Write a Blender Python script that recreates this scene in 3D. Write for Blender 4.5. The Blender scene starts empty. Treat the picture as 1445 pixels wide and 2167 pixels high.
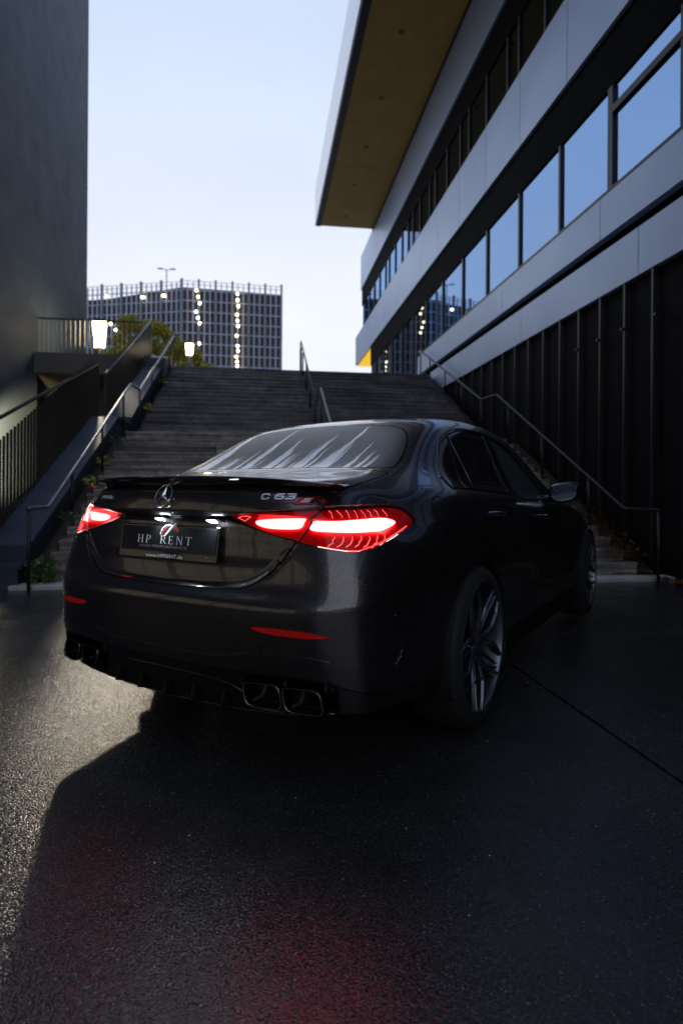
import bpy, math, random
import numpy as np
from mathutils import Matrix, Vector
SC = bpy.context.scene
COL = SC.collection
random.seed(7); RNG = np.random.default_rng(7)
PI = math.pi

# ------------------------------------------------------------------ camera, sky, light, exposure
cd = bpy.data.cameras.new('camera'); cam = bpy.data.objects.new('camera', cd); COL.objects.link(cam); SC.camera = cam
cd.sensor_fit = 'VERTICAL'; cd.sensor_height = 36; cd.lens = 1265/2167*36; cd.shift_y = -42.5/2167
cd.clip_start = .05; cd.clip_end = 2000
cam.matrix_world = (Matrix.Translation((0, 0, 1.055)) @ Matrix.Rotation(-math.radians(7.63), 4, 'Z')
                    @ Matrix.Rotation(PI/2, 4, 'X') @ Matrix.Rotation(.0065, 4, 'Z'))
cd.dof.use_dof = True; cd.dof.focus_distance = 2.35; cd.dof.aperture_fstop = 2.2

W = bpy.data.worlds.new('World'); SC.world = W; W.use_nodes = True
nt = W.node_tree; nd = nt.nodes; lk = nt.links
bg = nd['Background']; bg.inputs['Strength'].default_value = .1
sky = nd.new('ShaderNodeTexSky'); sky.sky_type = 'NISHITA'; sky.sun_disc = False
sky.sun_elevation = math.radians(4); sky.sun_rotation = math.radians(150)
tc = nd.new('ShaderNodeTexCoord'); sp = nd.new('ShaderNodeSeparateXYZ'); lk.new(tc.outputs['Generated'], sp.inputs[0])
rp = nd.new('ShaderNodeValToRGB'); lk.new(sp.outputs['Z'], rp.inputs['Fac'])
cr = rp.color_ramp; cr.elements[0].position = 0; cr.elements[0].color = (.90, .95, 1.06, 1)
cr.elements[1].position = 1; cr.elements[1].color = (.50, .62, .90, 1)
e = cr.elements.new(.28); e.color = (.93, .97, 1.07, 1)
e = cr.elements.new(.62); e.color = (.66, .77, .99, 1)
ns = nd.new('ShaderNodeTexNoise'); ns.inputs['Scale'].default_value = 2.2; ns.inputs['Detail'].default_value = 4
mp = nd.new('ShaderNodeMapping'); mp.inputs['Scale'].default_value = (1, 1, 2.4); lk.new(tc.outputs['Generated'], mp.inputs[0]); lk.new(mp.outputs[0], ns.inputs['Vector'])
cl = nd.new('ShaderNodeMapRange'); cl.inputs['From Min'].default_value = .3; cl.inputs['From Max'].default_value = .7; cl.inputs['To Min'].default_value = 9.8; cl.inputs['To Max'].default_value = 11.0
lk.new(ns.outputs['Fac'], cl.inputs[0])
vm = nd.new('ShaderNodeVectorMath'); vm.operation = 'SCALE'; lk.new(rp.outputs[0], vm.inputs[0]); lk.new(cl.outputs[0], vm.inputs['Scale'])
mx = nd.new('ShaderNodeMix'); mx.data_type = 'RGBA'; mx.inputs['Factor'].default_value = .93
lk.new(sky.outputs[0], mx.inputs['A']); lk.new(vm.outputs[0], mx.inputs['B']); lk.new(mx.outputs['Result'], bg.inputs['Color'])

sl = bpy.data.lights.new('sun', 'SUN'); sl.energy = .02; sl.angle = math.radians(20); sl.color = (.85, .9, 1)
so = bpy.data.objects.new('sun', sl); COL.objects.link(so); so.rotation_euler = (math.radians(70), 0, math.radians(-30))

SC.view_settings.view_transform = 'Standard'; SC.view_settings.look = 'None'
SC.view_settings.exposure = 0; SC.view_settings.gamma = 1; SC.view_settings.use_curve_mapping = False
SC.cycles.max_bounces = 8; SC.cycles.transparent_max_bounces = 12; SC.cycles.sample_clamp_indirect = 6
SC.cycles.caustics_reflective = False; SC.cycles.caustics_refractive = False

# ------------------------------------------------------------------ materials
def mat(name, col=(.5, .5, .5), rough=.5, metal=0., spec=.5, coat=0., coat_rough=.05, emit=None, es=0.):
    m = bpy.data.materials.new(name); m.use_nodes = True
    b = m.node_tree.nodes['Principled BSDF']
    b.inputs['Base Color'].default_value = (*col, 1); b.inputs['Roughness'].default_value = rough
    b.inputs['Metallic'].default_value = metal; b.inputs['Specular IOR Level'].default_value = spec
    b.inputs['Coat Weight'].default_value = coat; b.inputs['Coat Roughness'].default_value = coat_rough
    if emit: b.inputs['Emission Color'].default_value = (*emit, 1); b.inputs['Emission Strength'].default_value = es
    return m
def N(m, typ, **kw):
    n = m.node_tree.nodes.new(typ)
    for k, v in kw.items():
        if k in n.inputs: n.inputs[k].default_value = v
        else: setattr(n, k, v)
    return n
def L(m, a, b): m.node_tree.links.new(a, b)
def P(m): return m.node_tree.nodes['Principled BSDF']
def coords(m, kind='Object', scale=(1, 1, 1)):
    t = N(m, 'ShaderNodeTexCoord'); mp = N(m, 'ShaderNodeMapping'); mp.inputs['Scale'].default_value = scale
    L(m, t.outputs[kind], mp.inputs[0]); return mp.outputs[0]
def ramp(m, src, stops):
    r = N(m, 'ShaderNodeValToRGB'); L(m, src, r.inputs['Fac']); c = r.color_ramp
    while len(c.elements) < len(stops): c.elements.new(.5)
    for e, (p, col) in zip(c.elements, stops): e.position = p; e.color = (*col, 1) if len(col) == 3 else col
    return r.outputs['Color']
def g(v): return (v, v, v)
def noise(m, vec, scale, detail=3, rough=.55):
    n = N(m, 'ShaderNodeTexNoise', Scale=scale, Detail=detail, Roughness=rough); L(m, vec, n.inputs['Vector']); return n.outputs['Fac']
def voro(m, vec, scale, feature='F1'):
    n = N(m, 'ShaderNodeTexVoronoi', Scale=scale); n.feature = feature; L(m, vec, n.inputs['Vector']); return n
def bump(m, h, strength=.3, dist=.01, target='Normal', prev=None):
    b = N(m, 'ShaderNodeBump', Strength=strength, Distance=dist); L(m, h, b.inputs['Height'])
    if prev: L(m, prev, b.inputs['Normal'])
    L(m, b.outputs[0], P(m).inputs[target]); return b.outputs[0]
def math2(m, op, a, b=None, v=None):
    n = N(m, 'ShaderNodeMath'); n.operation = op
    L(m, a, n.inputs[0])
    if b is not None: L(m, b, n.inputs[1])
    if v is not None: n.inputs[1].default_value = v
    return n.outputs[0]
def mixcol(m, fac, a, b):
    n = N(m, 'ShaderNodeMix'); n.data_type = 'RGBA'
    L(m, fac, n.inputs['Factor'])
    for k, s in (('A', a), ('B', b)):
        if isinstance(s, tuple): n.inputs[k].default_value = (*s, 1)
        else: L(m, s, n.inputs[k])
    return n.outputs['Result']
def varied(name, c1, c2, scale=2., rough=(.4, .7), bumps=None, **kw):
    m = mat(name, c1, **kw); v = coords(m, 'Object')
    f = noise(m, v, scale, 5); L(m, mixcol(m, ramp(m, f, [(.3, g(0)), (.7, g(1))]), c1, c2), P(m).inputs['Base Color'])
    r = N(m, 'ShaderNodeMapRange'); r.inputs['To Min'].default_value, r.inputs['To Max'].default_value = rough
    L(m, noise(m, v, scale*2.3, 4), r.inputs[0]); L(m, r.outputs[0], P(m).inputs['Roughness'])
    if bumps: bump(m, noise(m, v, bumps[0], 4), bumps[1], bumps[2])
    return m

def asphalt():
    m = mat('wet_asphalt', (.03, .03, .03), .4); v = coords(m, 'Object')
    big = noise(m, v, .5, 5, .62); mid = noise(m, v, 2.3, 5, .6); fine = noise(m, v, 260, 2)
    vc = voro(m, v, 150); vs = voro(m, v, 300); vw = voro(m, v, 48)
    stone = ramp(m, vc.outputs['Color'], [(0, g(.018)), (.5, g(.045)), (.82, g(.085)), (.92, (.20, .195, .19)), (1, (.48, .46, .44))])
    near = ramp(m, vc.outputs['Distance'], [(.22, g(1)), (.48, g(0))])
    base = mixcol(m, near, (.024, .024, .026), stone)
    chip = math2(m, 'MULTIPLY', ramp(m, vw.outputs['Color'], [(.925, g(0)), (.94, g(1))]), ramp(m, vw.outputs['Distance'], [(.10, g(1)), (.16, g(0))]))
    base = mixcol(m, chip, base, (.78, .75, .70))
    damp = ramp(m, mid, [(.3, g(.7)), (.7, g(1.2))])
    mu = N(m, 'ShaderNodeMix'); mu.data_type = 'RGBA'; mu.blend_type = 'MULTIPLY'; mu.inputs['Factor'].default_value = 1
    L(m, base, mu.inputs['A']); L(m, damp, mu.inputs['B']); L(m, mu.outputs['Result'], P(m).inputs['Base Color'])
    r1 = math2(m, 'MULTIPLY', ramp(m, big, [(.3, g(.16)), (.7, g(.33))]), ramp(m, mid, [(.3, g(.85)), (.7, g(1.15))]))
    L(m, r1, P(m).inputs['Roughness'])
    # every stone has its own tilt, so wet stones glint one by one
    vf = voro(m, v, 260)
    def tilt(src, k):
        a = N(m, 'ShaderNodeVectorMath'); a.operation = 'SUBTRACT'; L(m, src, a.inputs[0]); a.inputs[1].default_value = (.5, .5, .5)
        b = N(m, 'ShaderNodeVectorMath'); b.operation = 'SCALE'; L(m, a.outputs[0], b.inputs[0]); b.inputs['Scale'].default_value = k; return b.outputs[0]
    geo = N(m, 'ShaderNodeNewGeometry')
    s1 = N(m, 'ShaderNodeVectorMath'); s1.operation = 'ADD'; L(m, tilt(vc.outputs['Color'], .15), s1.inputs[0]); L(m, tilt(vf.outputs['Color'], .15), s1.inputs[1])
    s2 = N(m, 'ShaderNodeVectorMath'); s2.operation = 'ADD'; L(m, s1.outputs[0], s2.inputs[0]); L(m, geo.outputs['Normal'], s2.inputs[1])
    s3 = N(m, 'ShaderNodeVectorMath'); s3.operation = 'NORMALIZE'; L(m, s2.outputs[0], s3.inputs[0])
    b1 = bump(m, mid, .35, .012); b2 = N(m, 'ShaderNodeBump', Strength=.35, Distance=.003); L(m, math2(m, 'MULTIPLY', vc.outputs['Distance'], v=-1.0), b2.inputs['Height']); L(m, s3.outputs[0], b2.inputs['Normal'])
    L(m, b2.outputs[0], P(m).inputs['Normal'])
    return m
M = {}
M['asphalt'] = asphalt()
def stepmat(name, c1, c2, scale, rough, bumps):
    m = varied(name, c1, c2, scale, rough, bumps); v = coords(m, 'Object', (.55, 5, 9)); w = coords(m, 'Object', (1, 1, 1))
    st_ = ramp(m, noise(m, v, 1.6, 6, .7), [(.42, g(.45)), (.56, g(1)), (.72, g(1.7))]); sp_ = ramp(m, noise(m, w, 9, 5, .7), [(.35, g(.6)), (.6, g(1.15))])
    src = P(m).inputs['Base Color'].links[0].from_socket
    for k in (st_, sp_):
        q = N(m, 'ShaderNodeMix'); q.data_type = 'RGBA'; q.blend_type = 'MULTIPLY'; q.inputs['Factor'].default_value = 1
        L(m, src, q.inputs['A']); L(m, k, q.inputs['B']); src = q.outputs['Result']
    L(m, src, P(m).inputs['Base Color']); return m
M['kerb'] = varied('pale_kerb_stone', (.42, .41, .40), (.55, .54, .52), 6, (.5, .8), (60, .3, .004))
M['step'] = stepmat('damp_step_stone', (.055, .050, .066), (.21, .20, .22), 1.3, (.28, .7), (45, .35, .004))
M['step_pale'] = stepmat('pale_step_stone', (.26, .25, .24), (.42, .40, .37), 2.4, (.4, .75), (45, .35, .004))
M['step_lamplit'] = stepmat('lamplit_weathered_step_stone', (.20, .185, .175), (.46, .43, .40), 1.5, (.3, .7), (45, .35, .004))  # weathered stone, its colour lightened to carry lamp light on the lower flight
M['plaza'] = varied('plaza_paving', (.16, .16, .17), (.22, .22, .23), 1.5, (.4, .6))
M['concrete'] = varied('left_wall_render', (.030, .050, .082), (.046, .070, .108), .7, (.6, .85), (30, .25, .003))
M['slab'] = varied('terrace_concrete', (.05, .05, .052), (.085, .083, .08), 1.2, (.5, .8), (40, .3, .003))
M['dark_wall'] = varied('dark_back_wall', (.03, .03, .032), (.045, .045, .045), 1, (.6, .8))
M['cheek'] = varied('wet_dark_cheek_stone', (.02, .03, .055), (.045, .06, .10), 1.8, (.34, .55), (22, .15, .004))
M['steel'] = mat('handrail_steel', (.13, .15, .19), .46, .6)
M['dark_rail'] = mat('dark_handrail_steel', (.02, .02, .026), .45, .5)
M['black_steel'] = varied('black_painted_steel', (.012, .012, .013), (.022, .022, .024), 5, (.3, .5))
M['fence_steel'] = varied('dark_fence_steel', (.02, .02, .02), (.035, .032, .03), 5, (.28, .42), metal=.4)
M['cladding'] = varied('pale_metal_cladding', (.48, .59, .82), (.54, .66, .88), .5, (.34, .5), metal=.35)
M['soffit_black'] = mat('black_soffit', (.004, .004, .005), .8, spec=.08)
M['soil'] = varied('dark_soil', (.018, .013, .010), (.05, .032, .02), 14, (.7, .9), (40, .6, .01))
M['downlight'] = mat('dull_downlight', (.20, .13, .05), .5)
M['frame'] = mat('window_frame_dark', (.010, .011, .014), .4)
M['ochre'] = varied('ochre_soffit_boards', (.62, .38, .08), (.72, .46, .12), 2.2, (.5, .7))
M['fascia'] = mat('white_roof_fascia', (.88, .90, .94), .32, .55)
M['black_board'] = varied('black_cladding_board', (.005, .005, .006), (.007, .007, .008), 2, (.6, .85), spec=.12)
M['fin'] = mat('dark_bronze_fin', (.035, .036, .042), .35, .5)
M['leaf_litter'] = varied('fallen_brown_leaves', (.16, .06, .02), (.30, .14, .04), 30, (.5, .8))
def leafmat(name, a, b, sc=9):
    m = varied(name, a, b, sc, (.4, .6)); P(m).inputs['Subsurface Weight'].default_value = 0; return m
M['leaf_green'] = leafmat('green_leaf', (.03, .09, .02), (.08, .16, .03))
M['leaf_tree'] = leafmat('autumn_tree_leaf', (.26, .33, .05), (.52, .44, .06), .8)
M['leaf_tree_dark'] = leafmat('dark_tree_leaf', (.09, .15, .04), (.22, .26, .05), .8)
M['bark'] = varied('bark', (.05, .04, .03), (.09, .07, .05), 8, (.7, .9))
M['garage_fin'] = mat('pale_garage_fin', (.30, .37, .52), .5)
M['garage_post'] = mat('grey_garage_post', (.14, .17, .22), .5)
M['garage_dark'] = varied('dark_garage_infill', (.045, .038, .042), (.07, .058, .062), .3, (.6, .8))
M['lamp_post'] = mat('bollard_grey', (.05, .05, .055), .35, .6)
def glass_facade(name, tint, mixv, rough=.015):
    m = bpy.data.materials.new(name); m.use_nodes = True; t = m.node_tree; t.nodes.clear()
    out = t.nodes.new('ShaderNodeOutputMaterial'); gl = t.nodes.new('ShaderNodeBsdfGlossy'); tr = t.nodes.new('ShaderNodeBsdfTransparent'); mi = t.nodes.new('ShaderNodeMixShader')
    gl.inputs['Color'].default_value = (*tint, 1); gl.inputs['Roughness'].default_value = rough; tr.inputs['Color'].default_value = (.35, .4, .45, 1)
    lw = t.nodes.new('ShaderNodeLayerWeight'); lw.inputs['Blend'].default_value = .35
    mr = t.nodes.new('ShaderNodeMapRange'); mr.inputs['To Min'].default_value = mixv; mr.inputs['To Max'].default_value = 1
    t.links.new(lw.outputs['Fresnel'], mr.inputs[0]); t.links.new(mr.outputs[0], mi.inputs[0])
    t.links.new(tr.outputs[0], mi.inputs[1]); t.links.new(gl.outputs[0], mi.inputs[2]); t.links.new(mi.outputs[0], out.inputs[0])
    return m
M['glass'] = glass_facade('facade_glass', (.36, .56, .90), .60)
M['glass_clear'] = glass_facade('clear_lobby_glass', (.55, .66, .8), .12)
M['glass_top'] = glass_facade('top_floor_glass', (.30, .42, .66), .40)
M['warm_window'] = mat('warm_lit_window', (.3, .25, .15), .3, emit=(1, .86, .66), es=.32)
def emis(name, col, s):
    m = bpy.data.materials.new(name); m.use_nodes = True; t = m.node_tree; t.nodes.clear()
    o = t.nodes.new('ShaderNodeOutputMaterial'); e = t.nodes.new('ShaderNodeEmission'); e.inputs[0].default_value = (*col, 1); e.inputs[1].default_value = s
    t.links.new(e.outputs[0], o.inputs[0]); return m
M['lamp_glow'] = emis('lit_lamp_diffuser', (1, .80, .48), 24)
M['dot_glow'] = emis('lit_garage_lamp', (1, .82, .50), 15)
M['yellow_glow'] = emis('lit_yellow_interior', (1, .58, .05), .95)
M['interior_glow'] = emis('interior_ceiling_light', (1, .85, .45), 9)

# ------------------------------------------------------------------ mesh helpers
def tag(o, label=None, cat=None, group=None, kind=None):
    if label: o['label'] = label
    if cat: o['category'] = cat
    if group: o['group'] = group
    if kind: o['kind'] = kind
    return o
def empty(name, loc, label, cat, group=None, rz=0):
    o = bpy.data.objects.new(name, None); COL.objects.link(o); o.location = loc; o.rotation_euler = (0, 0, rz); o.empty_display_size = .2
    return tag(o, label, cat, group)
class MB:
    def __init__(s): s.v = []; s.f = []
    def add(s, vs, fs):
        n = len(s.v); s.v += [tuple(p) for p in vs]; s.f += [tuple(n+i for i in f) for f in fs]; return s
    def box(s, x0, x1, y0, y1, z0, z1):
        return s.add([(x0, y0, z0), (x1, y0, z0), (x1, y1, z0), (x0, y1, z0), (x0, y0, z1), (x1, y0, z1), (x1, y1, z1), (x0, y1, z1)],
                     [(0, 3, 2, 1), (4, 5, 6, 7), (0, 1, 5, 4), (1, 2, 6, 5), (2, 3, 7, 6), (3, 0, 4, 7)])
    def prism_x(s, x0, x1, prof):          # prof: (y, z) polygon swept along x
        n = len(prof)
        return s.add([(x0, y, z) for y, z in prof] + [(x1, y, z) for y, z in prof],
                     [tuple(range(n))[::-1], tuple(range(n, 2*n))] + [(i, (i+1) % n, n+(i+1) % n, n+i) for i in range(n)])
    def tube(s, pts, r, seg=8, caps=True):
        pts = [Vector(p) for p in pts]; rings = []
        for i, p in enumerate(pts):
            d = (pts[min(i+1, len(pts)-1)] - pts[max(i-1, 0)]).normalized()
            up = Vector((0, 0, 1)) if abs(d.z) < .9 else Vector((1, 0, 0))
            a = d.cross(up).normalized(); b = a.cross(d).normalized()
            rr = r[i] if isinstance(r, (list, tuple)) else r
            rings.append([p + a*rr*math.cos(t*2*PI/seg) + b*rr*math.sin(t*2*PI/seg) for t in range(seg)])
        vs = [tuple(q) for R in rings for q in R]; fs = []
        for i in range(len(pts)-1):
            for t in range(seg): fs.append((i*seg+t, i*seg+(t+1) % seg, (i+1)*seg+(t+1) % seg, (i+1)*seg+t))
        if caps: fs += [tuple(range(seg))[::-1], tuple(range((len(pts)-1)*seg, len(pts)*seg))]
        return s.add(vs, fs)
    def lathe(s, prof, seg=32, axis='z', c=(0, 0, 0)):
        vs = []; n = len(prof)
        for t in range(seg):
            ca, sa = math.cos(t*2*PI/seg), math.sin(t*2*PI/seg)
            for r, h in prof:
                vs.append((c[0]+r*ca, c[1]+r*sa, c[2]+h) if axis == 'z' else (c[0]+r*ca, c[1]+h, c[2]+r*sa))
        fs = []
        for t in range(seg):
            for i in range(n-1):
                q = (t*n+i, ((t+1) % seg)*n+i, ((t+1) % seg)*n+i+1, t*n+i+1)
                fs.append(q if axis == 'z' else q[::-1])
        return s.add(vs, fs)
    def mesh(s, name, m, off=(0, 0, 0), smooth=False):
        me = bpy.data.meshes.new(name); me.from_pydata([(x-off[0], y-off[1], z-off[2]) for x, y, z in s.v], [], s.f); me.validate()
        if m: me.materials.append(m)
        if smooth: me.polygons.foreach_set('use_smooth', [True]*len(me.polygons))
        return me
    def build(s, name, m, parent=None, smooth=False, bevel=0, local=False):
        off = (0, 0, 0) if (parent is None or local) else tuple(parent.location if parent.parent is None else parent.parent.location)
        o = bpy.data.objects.new(name, s.mesh(name, m, off, smooth)); COL.objects.link(o); o.parent = parent
        if bevel:
            b = o.modifiers.new('bevel', 'BEVEL'); b.width = bevel; b.segments = 2; b.limit_method = 'ANGLE'
        return o
def inst(name, me, loc, parent, rz=0, scale=None):
    o = bpy.data.objects.new(name, me); COL.objects.link(o)
    off = parent.location if parent is not None and parent.parent is None else Vector((0, 0, 0))
    o.parent = parent; o.location = Vector(loc) - off; o.rotation_euler = (0, 0, rz)
    if scale: o.scale = scale
    return o
def box(x0, x1, y0, y1, z0, z1): return MB().box(x0, x1, y0, y1, z0, z1)
# ================================================================== SETTING
def structure(mb, name, m, **k): return tag(mb.build(name, m, **k), kind='structure')
# alley floor: a fine sheet near the car, wide sheet to the horizon; a narrow sunk joint runs along the alley
JX = 1.53
gv = MB()
for x0, x1 in ((-60, JX-.009), (JX+.009, 60)): gv.add([(x0, -60, 0), (x1, -60, 0), (x1, 7.6, 0), (x0, 7.6, 0)], [(0, 1, 2, 3)])
gv.add([(JX-.009, -60, 0), (JX-.009, 7.6, 0), (JX-.009, 7.6, -.012), (JX-.009, -60, -.012), (JX+.009, -60, 0), (JX+.009, 7.6, 0), (JX+.009, 7.6, -.012), (JX+.009, -60, -.012)],
       [(0, 1, 2, 3), (5, 4, 7, 6), (3, 2, 6, 7)])
gv.add([(-60, 7.6, 0), (-2.4, 7.6, 0), (-2.4, 15.4, 0), (-60, 15.4, 0)], [(0, 1, 2, 3)])
structure(gv, 'asphalt_ground', M['asphalt'])
structure(MB().add([(-400, -400, -.5), (400, -400, -.5), (400, 900, -.5), (-400, 900, -.5)], [(0, 1, 2, 3)]), 'far_ground', M['plaza'])
ZT = 4.43; YT = 16.64
structure(box(-2.42, 60, YT+.34, 120, 1.0, ZT-.004), 'upper_plaza', M['plaza'])
structure(box(-60, -2.43, 15.66, 120, 3.93, ZT), 'upper_terrace', M['slab'])

# ---- stairs
st = empty('staircase', (1.13, 6.9, 0), 'broad outdoor stone stairs climbing in two flights behind the car', 'staircase')
XS0, XS1 = -2.40, 4.70
noses = [(6.97+.29*i, .19+.1364*i) for i in range(15)]
YL = 12.14
noses += [(YL+.281*i, 2.10+.1371*(i+1)) for i in range(17)]
blk = {}
for n, (y, z) in enumerate(noses):
    ynext = noses[n+1][0] if n+1 < len(noses) else y+.4
    zprev = noses[n-1][1] if n else 0.0
    off = random.uniform(.3, 1.7); xs = [XS0] + [XS0+off+1.78*k for k in range(5) if XS0+off+1.78*k < XS1-.3] + [XS1]
    for a, b in zip(xs[:-1], xs[1:]):
        dz = random.uniform(-.004, .004); dy = random.uniform(-.004, .004)
        mb = MB().prism_x(a+.003, b-.003, [(y+dy+.012, zprev-.05), (y+dy+.012, z-.035), (y+dy, z-.03), (y+dy, z-.008+dz), (y+dy+.008, z+dz), (ynext+.03, z+dz-.002), (ynext+.03, zprev-.05)])
        mb.build('step_block', M['step_pale'] if n < 6 and random.random() < .9 else M['step_lamplit'] if n < 16 and random.random() < .9 else M['step'], st)  # lower flight takes the paler stones, with lamp light put into their colour
box(XS0+.02, XS1-.02, 7.02, 11.1, 0, .10).prism_x(XS0+.02, XS1-.02, [(7.05, -.1), (11.2, 1.93), (12.2, 1.93), (16.7, 4.1), (16.98, 4.1), (16.98, -.1)]).build('stair_core', M['dark_wall'], st)
structure(box(-2.62, 5.2, 6.66, 6.90, -.02, .045), 'kerb_strip', M['kerb'], bevel=.01)

# ---- left cheek wall, split at the landing like the stairs
def slope(y):
    if y < 6.97: return 0.
    if y < 11.03: return .19+(y-6.97)*.4703
    if y < YL: return 2.10
    if y < YT: return 2.237+(y-YL)*.4879
    return ZT
ck = empty('cheek_wall', (-2.75, 6.8, 0), 'dark polished sloping wall with coping along the left edge of the stairs', 'wall')
ys = [6.72, 6.97, 11.03, YL, YT]
for a, b in zip(ys[:-1], ys[1:]):
    za, zb = slope(a+.001)+.26, slope(b-.001)+.26
    MB().prism_x(-2.93, -2.55, [(a+.003, -.1), (b-.003, -.1), (b-.003, zb-.05), (a+.003, za-.05)]).build('wall_panel', M['cheek'], ck)
    MB().prism_x(-2.96, -2.52, [(a+.002, za-.047), (b-.002, zb-.047), (b-.002, zb), (a+.002, za)]).build('coping_stone', M['cheek'], ck)
box(-3.0, -2.43, YT+.01, YT+1.6, 3.5, ZT+.22).build('coping_stone', M['kerb'], ck)
soil = MB().prism_x(-2.55, -2.41, [(6.92, -.05), (6.97, .08), (11.03, 1.99), (YL, 1.99), (YT, 4.1), (YT, 0)])
tag(soil.build('soil_strip', M['soil']), kind='structure')

# ---- handrails
def handrail(x, label, y0, ys_posts, top, mid=True, rm='steel'):
    r = empty('handrail', (x, y0, 0), label, 'handrail', 'steel handrails of the stairs')
    H = .93
    p1 = [(x, y0, .86), (x, 7.18, .86), (x, 11.45, 3.02)]; p2 = [(x, 12.3, 3.05), (x, top, ZT+.86)]
    if mid:
        MB().tube(p1+[(x, 11.75, 3.04), (x, 12.3, 3.05)]+p2[1:]+[(x, top+.12, ZT+.84), (x, top+.14, ZT+.7)], .024, 10).build('rail', M[rm], r, smooth=True)
    else:
        MB().tube([(x, 7.0, .86), (x, 11.2, 3.0)], .022, 10).build('rail', M[rm], r, smooth=True)
        MB().tube([(x, 12.35, 2.96), (x, 17.15, ZT+.93), (x, 17.35, ZT+.90), (x, 17.42, ZT+.75), (x, 17.42, ZT)], .022, 10).build('rail', M[rm], r, smooth=True)
    pm = MB().tube([(0, 0, 0), (0, 0, 1)], .019, 8).mesh('post', M['black_steel'], smooth=True)
    for y in ys_posts:
        zt = np.interp(y, [y0, 7.18, 11.45, 12.3, top], [.86, .86, 3.02, 3.05, ZT+.86]); zb = slope(y)-.02
        inst('post', pm, (x, y, zb), r, scale=(1, 1, float(zt-zb)))
    return r
handrail(-2.40, 'steel handrail on dark posts along the left side of the stairs', 6.6, [6.62, 8.05, 9.5, 10.9, 12.3, 13.6, 14.9, 16.1, 16.86], 16.83)
handrail(1.10, 'lone steel handrail standing in the middle of the stairs', 7.0, [7.1, 8.4, 9.8, 11.1, 12.4, 13.7, 15.0, 16.3, 17.0], 17.3, mid=False)
handrail(4.66, 'dark handrail along the right side of the stairs below the black facade', 6.5, [6.52, 8.05, 9.5, 10.9, 12.3, 13.6, 14.9, 16.3, 17.3], 17.36, rm='dark_rail')

# ---- left balustrade of flat bars in two offset runs
def balustrade(x, y0, y1, h, label, glow=False):
    f = empty('balustrade', (x, y0, slope(y0)), label, 'balustrade', 'dark flat-bar balustrades left of the stairs')
    bar = box(-.015, .015, -.006, .006, 0, 1).mesh('bar', M['fence_steel'])
    y = y0+.05
    while y < y1-.02:
        zb = slope(y)+.16; zt = slope(y)+h if not (11.03 < y < YL) else 2.10+h
        inst('bar', bar, (x, y, zb), f, scale=(1, 1, zt-zb)); y += .104
    for dz, nm in ((h, 'top_rail'), (.14, 'bottom_rail')):
        w = .022 if nm == 'top_rail' else .018
        pr = [(y0, slope(y0)+dz-.03), (y1, slope(y1)+dz-.03), (y1, slope(y1)+dz), (y0, slope(y0)+dz)]
        MB().prism_x(x-w, x+w, pr).build(nm, M['steel'] if (glow and nm == 'top_rail') else M['fence_steel'], f)
    for yy in (y0+.01, y1-.01): box(x-.03, x+.03, yy-.01, yy+.01, slope(yy)-.2, slope(yy)+h).build('end_post', M['fence_steel'], f)
balustrade(-2.97, 5.6, 11.42, 1.28, 'long dark bar balustrade beside the lower flight of the stairs')
balustrade(-2.97, 11.95, 16.56, 1.21, 'dark bar balustrade with a shining rail beside the upper flight', glow=True)

# ---- terrace balustrade, beam and recess
tb = empty('terrace_balustrade', (-4.2, 15.72, ZT), 'thin-barred balustrade on the edge of the terrace under the tree', 'balustrade')
bar = box(-.006, .006, -.014, .014, 0, .88).mesh('bar', M['fence_steel'])
for i in range(22): inst('bar', bar, (-5.42+.112*i, 15.72, ZT), tb)
box(-5.5, -3.0, 15.70, 15.74, ZT+.88, ZT+.915).build('top_rail', M['fence_steel'], tb)
gb = empty('plaza_balustrade', (-4.6, 20.6, ZT), 'farther thin-barred balustrade in front of the tree', 'balustrade')
for i in range(20): inst('bar', bar, (-5.6+.13*i, 20.6, ZT), gb)
box(-5.7, -3.1, 20.58, 20.62, ZT+.88, ZT+.915).build('top_rail', M['fence_steel'], gb)
rw = box(-5.5, -2.95, 15.45, 15.66, 3.93, ZT-.003).box(-5.5, -2.95, 17.8, 18.0, 0, 3.93)
tag(rw.build('terrace_beam', M['slab']), 'concrete beam carrying the terrace above a dark recess', 'beam')

# ---- left building
lb = empty('left_building', (-8, 4, 0), 'tall plain rendered building filling the left edge', 'building')
for k in range(8):
    y0 = -10+k*3.73
    for z0, z1 in ((0, 4.43), (4.43, 9.4), (9.4, 14.4), (14.4, 19)):
        if z0 == 0 and y0 > 15.4: continue
        yb = min(y0+3.73, 19.83)
        if z0 == 0: yb = min(yb, 15.64)
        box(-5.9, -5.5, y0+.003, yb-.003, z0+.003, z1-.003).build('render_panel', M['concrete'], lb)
box(-16, -5.92, -10, 19.8, 0, 18.9).build('wall_core', M['concrete'], lb)

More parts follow.
